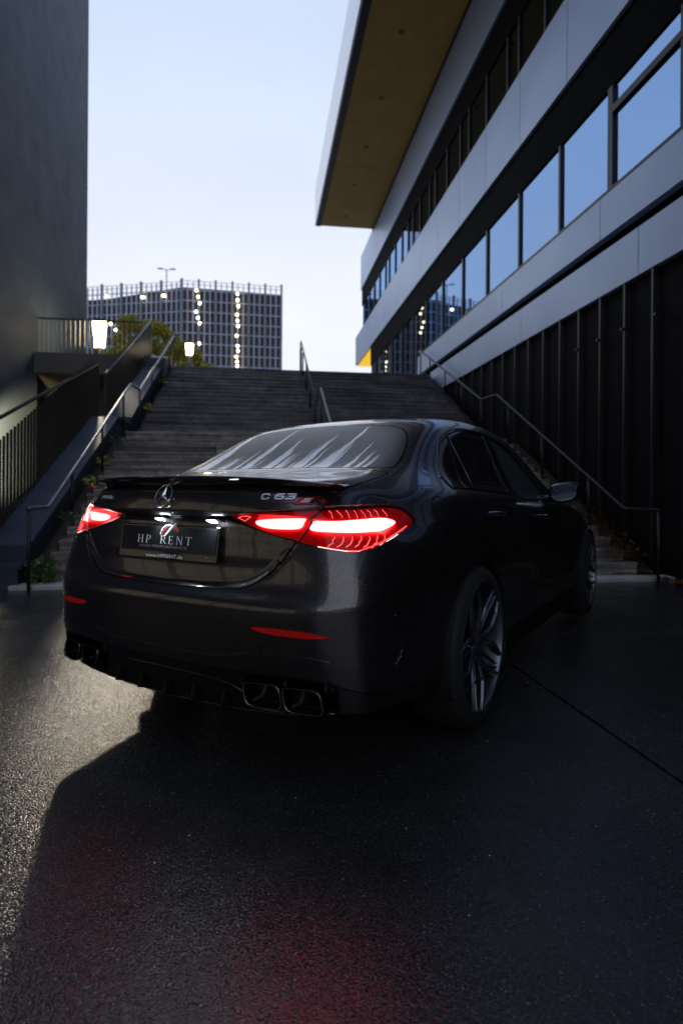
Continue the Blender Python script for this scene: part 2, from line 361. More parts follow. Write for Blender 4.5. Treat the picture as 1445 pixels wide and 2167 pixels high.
# ---- right office building
XF = 4.9
ob = empty('office_building', (XF+4, 12, 0), 'long office building with pale metal bands, ribbon windows and black base on the right', 'building')
YE2, YE1 = 31.35, 29.8
def band(z0, z1, yend, x=XF, y0=-7.0, step=1.8, first=9.2, depth=.12, mname='cladding', name='cladding_panel', sub=3):
    y = first - step*math.ceil((first-y0)/step)
    while y < yend-.01:
        b = min(y+step, yend)
        box(x, x+depth, y+.006, b-.006, z0, z1).build(name, M[mname], ob, bevel=.004)
        y = b
band(3.94, 4.58, 17.25, first=10.9, step=3.6)                       # lower strip
band(4.77, 5.37, 18.55, first=8.2, step=3.6)                        # sill strip
band(7.76, 9.20, YE2, first=9.2, step=1.8)                          # first big band
band(11.24, 12.93, YE1, first=9.2, step=1.8)                        # second big band
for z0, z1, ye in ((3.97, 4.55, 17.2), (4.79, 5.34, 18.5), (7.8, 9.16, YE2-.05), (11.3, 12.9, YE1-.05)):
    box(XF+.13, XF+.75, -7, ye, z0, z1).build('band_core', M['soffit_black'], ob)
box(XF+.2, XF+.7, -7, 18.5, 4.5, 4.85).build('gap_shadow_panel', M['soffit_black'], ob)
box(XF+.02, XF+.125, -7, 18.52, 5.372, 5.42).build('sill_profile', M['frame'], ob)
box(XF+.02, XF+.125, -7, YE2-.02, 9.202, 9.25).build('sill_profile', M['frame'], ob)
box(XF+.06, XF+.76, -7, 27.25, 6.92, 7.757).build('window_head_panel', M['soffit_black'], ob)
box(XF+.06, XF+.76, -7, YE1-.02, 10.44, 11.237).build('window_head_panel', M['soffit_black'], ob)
XG = XF+.08
mull = [6.55-1.6*k for k in range(8, 0, -1)] + [6.55, 8.04, 9.53, 11.14, 12.84, 14.46, 16.13, 17.82, 19.4, 21.0, 22.6, 24.2, 25.8, 27.2]
for i, (a, b) in enumerate(zip(mull[:-1], mull[1:])):
    low = 5.40 if b < 18.6 else ZT
    box(XG+.01, XG+.03, a+.03, b-.03, low+.05, 6.92).build('window_pane', M['glass'] if b < 18.6 else M['glass_clear'], ob)
    box(XG-.03, XG+.05, a-.032, a+.032, low, 6.92).build('mullion', M['frame'], ob)
box(XG-.035, XG+.055, 7.98, 8.10, 5.40, 6.92).build('mullion', M['frame'], ob)
box(XG-.04, XG+.05, -7, 8.0, 6.52, 6.62).build('transom', M['frame'], ob)
box(XG-.04, XG+.05, -7, 18.2, 5.40, 5.46).build('window_frame', M['frame'], ob)
XG2 = XF+.08
m2 = [10.1-1.15*k for k in range(15, 0, -1)] + [10.1, 11.2, 11.75, 12.9, 14.05, 14.7, 15.8, 16.9, 17.5, 18.6, 19.5, 20.2, 21.1, 22.2, 23.3, 24.0, 25.2, 26.4, 27.6, 29.6]
for i, (a, b) in enumerate(zip(m2[:-1], m2[1:])):
    box(XG2+.01, XG2+.03, a+.03, b-.03, 9.28, 10.44).build('upper_window_pane', M['glass_top'] if b < 21 else M['glass'], ob)
    box(XG2-.03, XG2+.05, a-.03, a+.03, 9.25, 10.44).build('upper_mullion', M['frame'], ob)
# rooms behind the glass
box(XF+.8, XF+9, -7, 31, 7.75, 9.2).box(XF+.8, XF+9, -7, 29.6, 11.2, 12.9).box(XF+.8, XF+9, -7, 18.4, 4.5, 5.3).box(XF+5, XF+9, -7, 30.6, 4.43, 12.9).build('floor_slabs', M['dark_wall'], ob)
box(XF+.76, XF+9, YT+2.0, 31, 4.2, 4.425).build('lobby_floor', M['slab'], ob)
for y, z in ((20.3, 6.8), (21.6, 6.8), (23.2, 6.0), (24.0, 6.8), (25.6, 5.6), (26.6, 6.8)):
    box(XF+2.2, XF+2.6, y-.1, y+.1, z, z+.06).build('ceiling_light', M['interior_glow'], ob)
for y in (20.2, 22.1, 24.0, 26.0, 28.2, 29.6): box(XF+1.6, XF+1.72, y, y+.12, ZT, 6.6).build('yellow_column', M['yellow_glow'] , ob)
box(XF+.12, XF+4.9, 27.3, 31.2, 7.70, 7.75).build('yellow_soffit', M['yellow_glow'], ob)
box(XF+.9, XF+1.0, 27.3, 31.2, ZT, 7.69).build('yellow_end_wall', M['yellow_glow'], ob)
# roof overhang
for k in range(13):
    a = -7+k*2.6; b = min(a+2.6, 26.6)
    if a < 26.6:
        box(2.57, XF+.3, a+.006, b-.006, 12.94, 12.99).build('soffit_board', M['ochre'], ob)
        MB().lathe([(0, -.012), (.075, -.012), (.085, 0)], 20, c=(3.5, a+1.3, 12.94)).build('downlight', M['downlight'], ob)
box(2.36, 2.565, -7, 26.64, 12.925, 13.05).build('roof_edge_trim', M['frame'], ob)
box(2.30, 2.355, -7, 26.66, 12.94, 14.6).build('roof_fascia', M['fascia'], ob)
box(2.36, 14, -7, 26.62, 13.06, 14.5).build('roof_slab', M['soffit_black'], ob)
box(XF-.02, XF+.1, -7, 26.6, 12.80, 12.935).build('soffit_shadow_trim', M['frame'], ob)
# black base with vertical fins
y = 6.47-.6*20
fin = box(-.016, .016, -.02, .02, 0, 3.93).mesh('fin', M['fin'])
k = 0
while y < 16.2:
    zb = slope(y)-.1 if y > 7 else -.02
    inst('fin', fin, (XF+.03, y, zb), ob, scale=(1, 1, (3.935-zb)/3.93))
    box(XF+.08, XF+.12, y+.006, y+.59, max(-.02, slope(y)-.3), 3.93).build('black_board', M['black_board'], ob)
    y += .598
for yy in (6.2, 6.9, 7.6, 8.2, 8.8): box(XF-.03, XF+.06, yy, yy+.05, 3.30, 3.33).build('bracket', M['fin'], ob)
box(XF+.13, XF+8.9, -7, 16.9, -.3, 4.0).build('base_core', M['black_board'], ob)

# ---- car park with a grille front on the upper level
gp = empty('car_park', (-8, 62, ZT), 'distant car park block wrapped in a grid of pale fins with strings of lamps', 'building')
def face(ax, ay, bx, by, ztop, n, tall_every, first, roof):
    L_ = math.hypot(bx-ax, by-ay); ang = math.atan2(by-ay, bx-ax)
    thin = box(-.05, .05, -.10, .02, 0, 1).mesh('fin', M['garage_fin']); post = box(-.10, .10, -.22, .02, 0, 1).mesh('post', M['garage_post'])
    for i in range(n+1):
        t = i/n; x, y = ax+(bx-ax)*t, ay+(by-ay)*t; tall = (i+first) % tall_every == 0
        inst('post' if tall else 'fin', post if tall else thin, (x, y, ZT), gp, rz=ang, scale=(1, 1, (ztop+.05 if tall else ztop-.22)-ZT))
    o = box(0, L_, -.05, .03, -.045, .045)
    me = o.mesh('grille_rail', M['garage_fin'])
    z = roof-.25
    while z > 7: inst('grille_rail', me, (ax, ay, z), gp, rz=ang); z -= 1.05
    me = box(0, L_, -.03, .0, -.02, .02).mesh('roof_rail', M['garage_post'])
    for z in (ztop-.12, ztop-.45): inst('roof_rail', me, (ax, ay, z), gp, rz=ang)
face(-7.8, 60, 1.87, 60.4, 21.75, 18, 3, 0, 21.0)
face(-24.5, 65.5, -7.8, 60, 21.65, 33, 4, 3, 20.95)
gw = MB()
gw.add([(-7.8, 60.35, ZT), (1.85, 60.75, ZT), (1.85, 80, ZT), (-24.5, 85, ZT), (-24.5, 65.9, ZT), (-15.5, 62.9, ZT),
        (-7.8, 60.35, 21.1), (1.85, 60.75, 20.95), (1.85, 80, 20.9), (-24.5, 85, 20.2), (-24.5, 65.9, 20.3), (-15.5, 62.9, 20.35)],
       [(0, 1, 7, 6), (1, 2, 8, 7), (2, 3, 9, 8), (3, 4, 10, 9), (4, 5, 11, 10), (5, 0, 6, 11), (6, 7, 8, 9, 10, 11)])
gw.build('block', M['garage_dark'], gp)
dot = MB().lathe([(0, -.12), (.09, -.08), (.12, 0), (.09, .08), (0, .12)], 10).mesh('stair_lamp', M['dot_glow'], smooth=True)
dots = [(-2.46, 20.55), (-2.43, 19.93), (-2.37, 19.32), (-2.49, 18.48), (-2.44, 17.9), (-2.38, 17.35), (-2.51, 16.4), (-2.4, 15.39), (-2.37, 14.92), (-2.54, 14.33), (-2.46, 13.85), (-2.42, 13.45), (-6.39, 20.64), (-6.23, 20.0), (-6.06, 19.39), (-6.4, 18.55), (-6.24, 17.97), (-6.07, 17.44), (-6.09, 15.46), (-6.45, 14.39), (-6.26, 13.91), (-6.12, 13.51), (-15.4, 20.41), (-11.6, 20.09), (-11.72, 20.09), (-9.63, 20.14), (-9.52, 20.13), (-14.94, 17.63), (-14.43, 17.01), (-9.55, 15.99)]
for x, z in dots:
    yb = 60+(x+7.8)*.041 if x > -7.8 else 60-(x+7.8)*.329
    inst('stair_lamp', dot, (x, yb-.35, z), gp)
pl = empty('roof_light_mast', (-9.6, 62, 20.9), 'slim double-armed light mast on the car park roof', 'street lamp')
MB().tube([(-9.6, 62.2, 20.5), (-9.6, 62.2, 23.4)], .05).build('mast', M['garage_post'], pl)
for s in (-1, 1):
    MB().tube([(-9.6, 62.2, 23.35), (-9.6+s*.45, 62.2, 23.45)], .035).build('arm', M['garage_post'], pl)
    box(-9.6+s*.62-.25, -9.6+s*.62+.25, 62.1, 62.3, 23.42, 23.52).build('lamp_head', M['garage_fin'], pl)

# ---- bollard lamps
def bollard(x, y, z, post, head, r, label, watt, em='lamp_glow'):
    b = empty('bollard_lamp', (x, y, z), label, 'lamp', 'lit bollard lamps')
    MB().lathe([(.0, 0), (r*.95, 0), (r*.8, .02), (r*.8, post), (0, post)], 20, c=(x, y, z)).build('post', M['lamp_post'], b, smooth=True)
    MB().lathe([(0, post+.01), (r*.85, post+.01), (r*1.2, post+head-.02), (r*1.15, post+head), (0, post+head)], 24, c=(x, y, z)).build('diffuser', M[em], b, smooth=True)
    MB().lathe([(0, post+head+.002), (r*1.25, post+head+.002), (r*1.25, post+head+.03), (0, post+head+.045)], 24, c=(x, y, z)).build('cap', M['lamp_post'], b, smooth=True)
    return b
b1 = bollard(-4.27, 16.55, ZT, .40, .70, .145, 'larger brightly lit bollard lamp on the terrace left of the stairs', 0)
b2 = bollard(-2.19, 18.65, ZT, .75, .34, .10, 'small lit bollard lamp at the head of the stairs below the tree', 0)
b3_assumed = bollard(-4.85, 10.4, 0, 1.1, .6, .14, 'assumed lit bollard lamp on the ground beside the left building behind the balustrade', 0)  # unseen lamp, assumed from the warm glow low on the left wall
# added spot by the terrace lamp, aimed down the stairs at the car and ground
def beam(parent, loc, target, energy, size, radius, col=(1, .80, .52)):
    l = bpy.data.lights.new('added_spot', 'SPOT'); l.energy = energy; l.spot_size = math.radians(size); l.spot_blend = .6; l.shadow_soft_size = radius; l.color = col
    o = bpy.data.objects.new('added_spot', l); COL.objects.link(o); o.parent = parent; o.location = Vector(loc)-parent.location
    o.rotation_euler = (Vector(target)-Vector(loc)).to_track_quat('-Z', 'Y').to_euler(); return o
beam(b1, (-4.05, 16.3, ZT+1.0), (-1.0, 2.5, 0), 950, 46, .14, (1, .87, .68))
# a second added spot, near the assumed bollard, washes the render with warm light
beam(b3_assumed, (-4.62, 11.3, 1.45), (-5.56, 13.0, 1.75), 6500, 54, .15, (1, .74, .38))

# ---- tree, shrub, weeds, leaf litter
def leaves(n, blobs, size, ms, name, parent):
    vs = [[] for _ in ms]; fs = [[] for _ in ms]
    wt = np.array([b[3]*b[4]*b[5] for b in blobs]); wt = wt/wt.sum()
    for _ in range(n):
        b = blobs[RNG.choice(len(blobs), p=wt)]
        d = RNG.normal(size=3); d /= np.linalg.norm(d); r = RNG.uniform(.45, 1.05)
        c = np.array(b[:3]) + d*r*np.array(b[3:6]); s = size*RNG.uniform(.6, 1.4)
        u = RNG.normal(size=3); u /= np.linalg.norm(u); w = np.cross(u, RNG.normal(size=3)); w /= np.linalg.norm(w)
        k = min(len(ms)-1, int(b[6]*len(ms) + RNG.uniform(-.35, .35)*len(ms))) if len(b) > 6 else RNG.integers(len(ms)); k = max(0, k)
        i = len(vs[k]); vs[k] += [tuple(c-u*s), tuple(c+w*s*.45), tuple(c+u*s), tuple(c-w*s*.45)]; fs[k].append((i, i+1, i+2, i+3))
    for k, m in enumerate(ms):
        if vs[k]: 
            mb = MB(); mb.v, mb.f = vs[k], fs[k]; mb.build(name, m, parent)
TX, TY = -4.2, 22.5
tr = empty('autumn_tree', (TX, TY, ZT), 'spreading low tree with yellowing leaves behind the terrace', 'tree')
MB().tube([(TX, TY, ZT-.1), (TX+.05, TY, ZT+.8), (TX-.1, TY+.1, ZT+1.4)], [.12, .10, .07], 8).build('trunk', M['bark'], tr, smooth=True)
for dx, dy, dz in ((1.3, .2, .9), (-1.4, .1, .9), (.5, .5, 1.2), (-.5, -.3, 1.1), (1.9, -.2, .5)):
    MB().tube([(TX-.05, TY+.05, ZT+1.15), (TX+dx*.5, TY+dy*.5, ZT+1.15+dz*.6), (TX+dx, TY+dy, ZT+1.15+dz)], [.06, .04, .015], 6).build('branch', M['bark'], tr)
blobs = []
for i in range(16):
    t = i/15; bx = TX-1.15+3.3*t; top = [1.9, 2.4, 2.65, 2.8, 2.75, 2.85, 2.95, 2.8, 2.7, 2.5, 2.2, 2.05, 1.9, 1.7, 1.5, 1.2][i]
    for k in range(4):
        z = top*(1-.24*k)-.15*k
        if z > .5: blobs.append((bx+RNG.uniform(-.12, .12), TY+RNG.uniform(-.6, .6), ZT+z-.2, RNG.uniform(.26, .42), RNG.uniform(.3, .5), RNG.uniform(.18, .30), .15+.28*k))
leaves(17000, blobs, .065, [M['leaf_tree'], M['leaf_tree_dark']], 'crown', tr)
hd = empty('clipped_hedge', (-4.5, 21.6, ZT), 'dark low hedge under the tree', 'hedge')
leaves(1800, [(-5.4+.5*i, 21.6, ZT+.4, .4, .35, .42, .8) for i in range(8)], .05, [M['leaf_tree'], M['leaf_tree_dark']], 'foliage', hd)
def weed(x, y, z, n, r, label, ms=('leaf_green',), s=.03, h=.12):
    w = empty('weed', (x, y, z), label, 'plant', 'weeds growing at the edge of the stairs')
    leaves(n, [(x, y, z+h*.5, r, r, h*.6)], s, [M[k] for k in ms], 'leaves', w)
weed(-2.36, 6.93, .04, 260, .19, 'bushy green weed at the left foot of the stairs beside the kerb', h=.26, s=.035)
for y, lab, k in ((7.9, 'small weed beside the third step on the left', 'leaf_green'), (8.9, 'weed with yellowing leaves low on the left edge of the stairs', 'leaf_tree'), (9.6, 'pale weed midway up the left edge of the lower flight', 'leaf_tree'),
                  (10.4, 'weed near the top of the lower flight on the left', 'leaf_green'), (13.2, 'weed low on the left edge of the upper flight', 'leaf_tree'), (15.0, 'weed high on the left edge of the upper flight', 'leaf_tree')):
    weed(-2.40, y, slope(y)+.02, 70, .10, lab, (k,), .028, .14)
def litter(n, x0, x1, y0, y1, zf, name, size=.03):
    mb = MB()
    for _ in range(n):
        x, y = RNG.uniform(x0, x1), RNG.uniform(y0, y1); z = zf(x, y)+RNG.uniform(.004, .03); a = RNG.uniform(0, PI); t = RNG.uniform(-.5, .5); s = size*RNG.uniform(.6, 1.3)
        dx, dy = math.cos(a)*s, math.sin(a)*s
        mb.add([(x-dx, y-dy, z-t*s*.4), (x+dy*.5, y-dx*.5, z), (x+dx, y+dy, z+t*s*.4), (x-dy*.5, y+dx*.5, z+.004)], [(0, 1, 2, 3)])
    tag(mb.build(name, M['leaf_litter']), kind='stuff')
def stepz(x, y):
    z = 0
    for yy, zz in noses:
        if y >= yy: z = zz
    return z
litter(900, 3.2, 4.95, 6.9, 6.99, lambda x, y: 0, 'leaf_litter_foot')
litter(1300, 4.35, 4.88, 6.9, 8.3, lambda x, y: max(stepz(x, y), slope(y))+.05, 'leaf_litter_right')
litter(260, 4.55, 4.88, 8.3, 15, lambda x, y: max(stepz(x, y), slope(y))+.02, 'leaf_litter_strip')
litter(500, 4.7, 4.9, 5.9, 6.9, lambda x, y: .02, 'leaf_litter_wall', .025)
litter(700, -2.42, -2.05, 6.95, 12.0, stepz, 'leaf_litter_left')
litter(90, -2.0, 4.0, 7.0, 13.0, stepz, 'leaf_litter_steps')
wedge = MB().prism_x(4.70, 4.895, [(6.92, -.02), (6.97, .1), (11.03, 2.02), (YL, 2.04), (YT, 4.3), (YT, 0)])
tag(wedge.build('planting_strip', M['soil']), kind='structure')

# ---- low building that closes the alley behind the photographer, and the lit window bank in the left building
bb = empty('rear_building', (0, -16, 0), 'low dark building closing the alley behind the camera', 'building')
box(-16, 16, -17, -16.2, 0, 3.6).build('wall', M['concrete'], bb)
for k in range(6):
    x = -6.6+k*2.2
    box(x, x+1.6, -16.19, -16.14, 1.0, 2.6).build('window', M['warm_window'], bb)
for k in range(6):
    y = -4.2+k*1.25
    fr = box(-5.498, -5.44, y, y+1.2, .55, 2.75).build('window_frame', M['frame'], lb)
    for j in range(2):
        for q in range(2): box(-5.438, -5.43, y+.06+.56*j, y+.06+.52+.56*j, .62+1.45*q, .62+1.38+.0*q if q == 0 else 2.68).build('window_pane', M['warm_window'], fr)
# ================================================================== THE CAR
def paint():
    m = mat('dark_metallic_paint', (.09, .08, .076), .27, .85, coat=1.0, coat_rough=.05); v = coords(m, 'Object')
    fl = voro(m, v, 900); L(m, ramp(m, fl.outputs['Color'], [(0, (.044, .041, .045)), (.8, (.078, .072, .076)), (1, (.24, .23, .23))]), P(m).inputs['Base Color'])
    d = voro(m, v, 120); big = noise(m, v, 6, 3)
    h = ramp(m, d.outputs['Distance'], [(.0, g(1)), (.28, g(.7)), (.36, g(0))])
    b = bump(m, h, .33, .0014, 'Coat Normal')
    bump(m, h, .12, .001, 'Normal')
    L(m, ramp(m, big, [(.35, g(.02)), (.7, g(.07))]), P(m).inputs['Coat Roughness'])
    return m
M['paint'] = paint()
M['gloss_black'] = mat('gloss_black_plastic', (.006, .006, .006), .10, spec=.5, coat=.6)
M['liner'] = mat('dark_inner_shell', (.004, .004, .004), .8)
M['satin_black'] = mat('satin_black_plastic', (.008, .008, .008), .5, spec=.2)
M['mirror'] = mat('mirror_glass', (.45, .52, .62), .04, 1.)
M['chrome'] = mat('chrome', (.80, .81, .84), .22, 1.)
M['badge'] = mat('satin_badge_chrome', (.88, .88, .90), .42, .55)
M['dark_chrome'] = mat('dark_chrome', (.09, .09, .10), .22, 1.)
M['tyre'] = varied('tyre_rubber', (.012, .012, .012), (.020, .020, .020), 20, (.55, .75), (150, .2, .002))
M['rim'] = mat('grey_alloy_rim', (.15, .16, .19), .34, .9)
M['disc'] = mat('brake_disc', (.10, .10, .10), .4, 1.)
def tinted():
    m = mat('tinted_side_glass', (.010, .008, .010), .06, spec=.6, coat=.5); v = coords(m, 'Object')
    d = voro(m, v, 190); bump(m, ramp(m, d.outputs['Distance'], [(.0, g(1)), (.3, g(.6)), (.4, g(0))]), .10, .001)
    return m
M['tint'] = tinted()
M['front_tint'] = mat('front_side_glass', (.035, .05, .055), .07, spec=.7)
def rear_glass():
    # wet rear screen: fine droplets everywhere, smooth run-off streaks that widen towards the lower edge
    m = mat('wet_rear_glass', (.012, .012, .015), .3, spec=.6, coat=1.0, coat_rough=.2); v = coords(m, 'Object')
    s = N(m, 'ShaderNodeSeparateXYZ'); L(m, v, s.inputs[0])
    wob = N(m, 'ShaderNodeMath'); wob.operation = 'MULTIPLY_ADD'; L(m, noise(m, v, 9, 3), wob.inputs[0]); wob.inputs[1].default_value = .035; L(m, s.outputs['Y'], wob.inputs[2])
    def one_d(scale, seed):
        cmb = N(m, 'ShaderNodeCombineXYZ'); sc = math2(m, 'MULTIPLY', wob.outputs[0], v=scale); L(m, sc, cmb.inputs['X']); cmb.inputs['Y'].default_value = seed
        n = N(m, 'ShaderNodeTexNoise', Scale=1.0, Detail=2.0, Roughness=.6); L(m, cmb.outputs[0], n.inputs['Vector']); return n.outputs['Fac']
    a = one_d(17, 3.3); b = one_d(52, 9.1); c = one_d(5.5, 5.0)
    up = N(m, 'ShaderNodeMapRange'); up.inputs['From Min'].default_value = .74; up.inputs['From Max'].default_value = 1.22; L(m, s.outputs['X'], up.inputs[0])
    mixn = math2(m, 'ADD', math2(m, 'MULTIPLY', a, v=.6), math2(m, 'ADD', math2(m, 'MULTIPLY', b, v=.3), math2(m, 'MULTIPLY', c, v=.22)))
    thr = N(m, 'ShaderNodeMath'); thr.operation = 'MULTIPLY_ADD'; L(m, up.outputs[0], thr.inputs[0]); thr.inputs[1].default_value = .15; thr.inputs[2].default_value = .535
    dlt = math2(m, 'SUBTRACT', mixn, thr.outputs[0])
    edge = math2(m, 'ADD', dlt, math2(m, 'MULTIPLY', math2(m, 'SUBTRACT', noise(m, v, 160, 2), v=.5), v=.05))
    mask = ramp(m, math2(m, 'MULTIPLY_ADD' if False else 'MULTIPLY', edge, v=70.0), [(0, g(0)), (.5, g(1))])
    # side limits of the wiped area
    ab = math2(m, 'ABSOLUTE', s.outputs['Y']); lim = ramp(m, ab, [(.50, g(1)), (.54, g(0))])
    mask = math2(m, 'MULTIPLY', mask, lim)
    L(m, mixcol(m, mask, g(.30), g(.02)), P(m).inputs['Roughness'])
    L(m, mixcol(m, mask, g(.42), g(.015)), P(m).inputs['Coat Roughness']); L(m, mixcol(m, mask, g(.12), g(1)), P(m).inputs['Coat Weight']); L(m, mixcol(m, mask, g(.25), g(1)), P(m).inputs['Specular IOR Level']); P(m).inputs['Coat IOR'].default_value = 1.9
    L(m, mixcol(m, mask, (.030, .027, .030), (.020, .026, .04)), P(m).inputs['Base Color'])
    d = voro(m, v, 190); h = ramp(m, d.outputs['Distance'], [(.0, g(1)), (.30, g(.6)), (.40, g(0))])
    h = math2(m, 'MULTIPLY', h, math2(m, 'SUBTRACT', N_one(m), mask))
    b1 = bump(m, h, .8, .0025); L(m, b1, P(m).inputs['Coat Normal'])
    return m
def N_one(m):
    n = N(m, 'ShaderNodeValue'); n.outputs[0].default_value = 1.0; return n.outputs[0]
M['rear_glass'] = rear_glass()
def lens():
    m = bpy.data.materials.new('red_lens'); m.use_nodes = True; t = m.node_tree; t.nodes.clear()
    out = t.nodes.new('ShaderNodeOutputMaterial'); gl = t.nodes.new('ShaderNodeBsdfGlossy'); tr = t.nodes.new('ShaderNodeBsdfTransparent'); mi = t.nodes.new('ShaderNodeMixShader')
    gl.inputs['Roughness'].default_value = .08; tr.inputs['Color'].default_value = (1, .10, .11, 1)
    lw = t.nodes.new('ShaderNodeLayerWeight'); lw.inputs['Blend'].default_value = .25
    t.links.new(lw.outputs['Fresnel'], mi.inputs[0]); t.links.new(tr.outputs[0], mi.inputs[1]); t.links.new(gl.outputs[0], mi.inputs[2]); t.links.new(mi.outputs[0], out.inputs[0])
    return m
M['lens'] = lens()
M['lamp_inner'] = mat('red_lamp_reflector', (.20, .012, .014), .3, .3, emit=(1, .03, .035), es=.08)
M['lamp_rib'] = mat('lamp_rib', (.8, .5, .5), .25, .3, emit=(1, .70, .70), es=1.9)
M['brake_bar'] = emis('lit_brake_bar', (1, .42, .38), 42)
M['brake_bar_low'] = emis('lit_inner_bar', (1, .40, .36), 28)
M['reflector'] = mat('red_reflector', (.42, .006, .008), .25, coat=.6, emit=(1, .01, .01), es=.06)
M['plate_light'] = emis('plate_lamp', (.80, .90, 1), 150)
M['plate_face'] = varied('black_plate_face', (.010, .010, .012), (.020, .020, .024), 12, (.45, .65), (220, .35, .0015), spec=.25)
M['print_white'] = mat('white_print', (.88, .88, .90), .4)
M['print_grey'] = mat('grey_print', (.30, .30, .31), .4)
M['print_red'] = mat('red_print', (.60, .06, .035), .4)
M['badge_red'] = mat('red_badge', (.30, .01, .015), .25, .5)

car = empty('parked_car', (-.407, 2.353, 0), 'dark metallic saloon car with lit red brake lights parked askew on wet asphalt', 'car', rz=math.radians(51.02))

# ---- car body control cage: rear face, flank, top and nose patches of one box-like net ----
ZR = [.21, .31, .45, .57, .668, .690, .80, .925, .950, .964, 1.03, 1.085]      # heights of the rear rows
YR = [0, .20, .38, .52, .64, .735, .80]                                         # half widths of the rear columns
XC = [0, .004, .017, .040, .078, .140, .235]                                   # plan curve of the tail
XZ = [.11, .075, .030, .012, .000, .048, .064, .088, .088, .048, .060, .085]       # profile of the tail on the centre line
def tail(j, k):
    w = [1, 1, 1, 1, .6, .15, 0][j]
    base = [.05, .02, .0, .0, .0, .005, .02, .05, .055, .06, .085, .12][k]
    x = XC[j] + base + (XZ[k] - base) * w
    y = YR[j]*[1.06, 1.065, 1.07, 1.065, 1.06, 1.055, 1.035, 1.00, .98, .97, .925, .86][k]
    x += [0, 0, .002, .006, .015, .03, .05][j]*[0, 0, 0, 0, 0, 0, 0, .2, .4, .6, .9, 1][k]
    return (x, y, ZR[k] - [0, 0, .002, .006, .014, .03, .052][j]*(0 if k < 9 else [.3, .6, 1][k-9]))
# stations: x, centre z, then (y, z) of the top columns 1..6
TOP = [
 (.30, 1.112, (.20, 1.112), (.38, 1.110), (.50, 1.106), (.58, 1.097), (.66, 1.078), (.725, 1.040)),
 (.52, 1.128, (.20, 1.128), (.38, 1.126), (.50, 1.122), (.61, 1.115), (.70, 1.093), (.79, 1.052)),
 (.745, 1.145, (.20, 1.147), (.40, 1.150), (.54, 1.152), (.655, 1.148), (.755, 1.115), (.845, 1.064)),
 (.99, 1.295, (.22, 1.296), (.42, 1.294), (.575, 1.290), (.675, 1.225), (.77, 1.118), (.86, 1.060)),
 (1.24, 1.425, (.24, 1.422), (.44, 1.415), (.592, 1.400), (.682, 1.280), (.78, 1.105), (.868, 1.052)),
 (1.45, 1.480, (.25, 1.477), (.46, 1.466), (.605, 1.440), (.695, 1.295), (.79, 1.090), (.875, 1.042)),
 (1.80, 1.518, (.25, 1.514), (.47, 1.500), (.615, 1.462), (.695, 1.290), (.795, 1.072), (.880, 1.028)),
 (2.15, 1.530, (.25, 1.526), (.48, 1.510), (.62, 1.468), (.705, 1.280), (.80, 1.055), (.882, 1.012)),
 (2.50, 1.516, (.25, 1.512), (.47, 1.496), (.61, 1.448), (.705, 1.255), (.80, 1.035), (.882, .995)),
 (2.78, 1.475, (.25, 1.471), (.46, 1.453), (.60, 1.41), (.70, 1.235), (.80, 1.018), (.882, .980)),
 (3.10, 1.335, (.26, 1.331), (.48, 1.315), (.62, 1.285), (.71, 1.16), (.80, 1.005), (.882, .968)),
 (3.45, 1.155, (.28, 1.153), (.50, 1.145), (.645, 1.12), (.73, 1.065), (.80, .995), (.885, .955)),
 (3.75, 1.060, (.28, 1.058), (.50, 1.050), (.63, 1.035), (.72, 1.005), (.80, .965), (.885, .905)),
 (4.10, 1.000, (.28, .998), (.50, .990), (.63, .970), (.71, .940), (.79, .905), (.870, .850)),
 (4.45, .935, (.26, .933), (.46, .925), (.58, .91), (.67, .89), (.74, .87), (.810, .83)),
 (4.70, .850, (.22, .848), (.40, .84), (.50, .83), (.57, .815), (.63, .80), (.690, .765))]
ZS = [.20, .30, .43, .56, .66, .72, .80, .88, .925, .955, 1.0]     # flank rows (the last row follows TOP)
def flank(i, k):
    x, ytop, ztop = TOP[i][0], TOP[i][-1][0], TOP[i][-1][1]
    t = k/11.0
    z = .20 + (ztop-.20)*[0, .12, .28, .42, .54, .61, .70, .79, .845, .885, .945][k]
    y = [.865, .900, .905, .910, .914, .914, .912, .906, .901, .896, .888][k]
    end = max(0, (x-4.2)/.5); y -= .17*min(1, end)**1.6
    def bump(c, w): return math.exp(-((x-c)/w)**2)
    y += (.036*bump(1.05, .36) + .034*bump(3.93, .36)) * [.3, .8, 1, 1, 1, 1, .95, .8, .6, .45, .25][k]
    y -= .018*bump(2.45, .8)*[0, 0, .2, 1, 1, .6, .2, 0, 0, 0, 0][k]
    if i == 0: y -= .03*[1, 1, 1, 1, 1, 1, 1, 1.6, 2.4, 2.8, 3.6][k]; x = x + [.08, .08, .08, .08, .08, .08, .08, .10, .12, .14, .17][k]
    if i == 1: x += .04*min(1, k/8); y -= .006*[1, 1, 1, 1, 1, 1, 1, 2, 3, 4, 5][k]
    y = y*(1-.0) if k < 8 else y + (ytop-.875)*.55*[0, 0, 0, 0, 0, 0, 0, 0, .4, .6, 1][k]
    return (x, y, z)
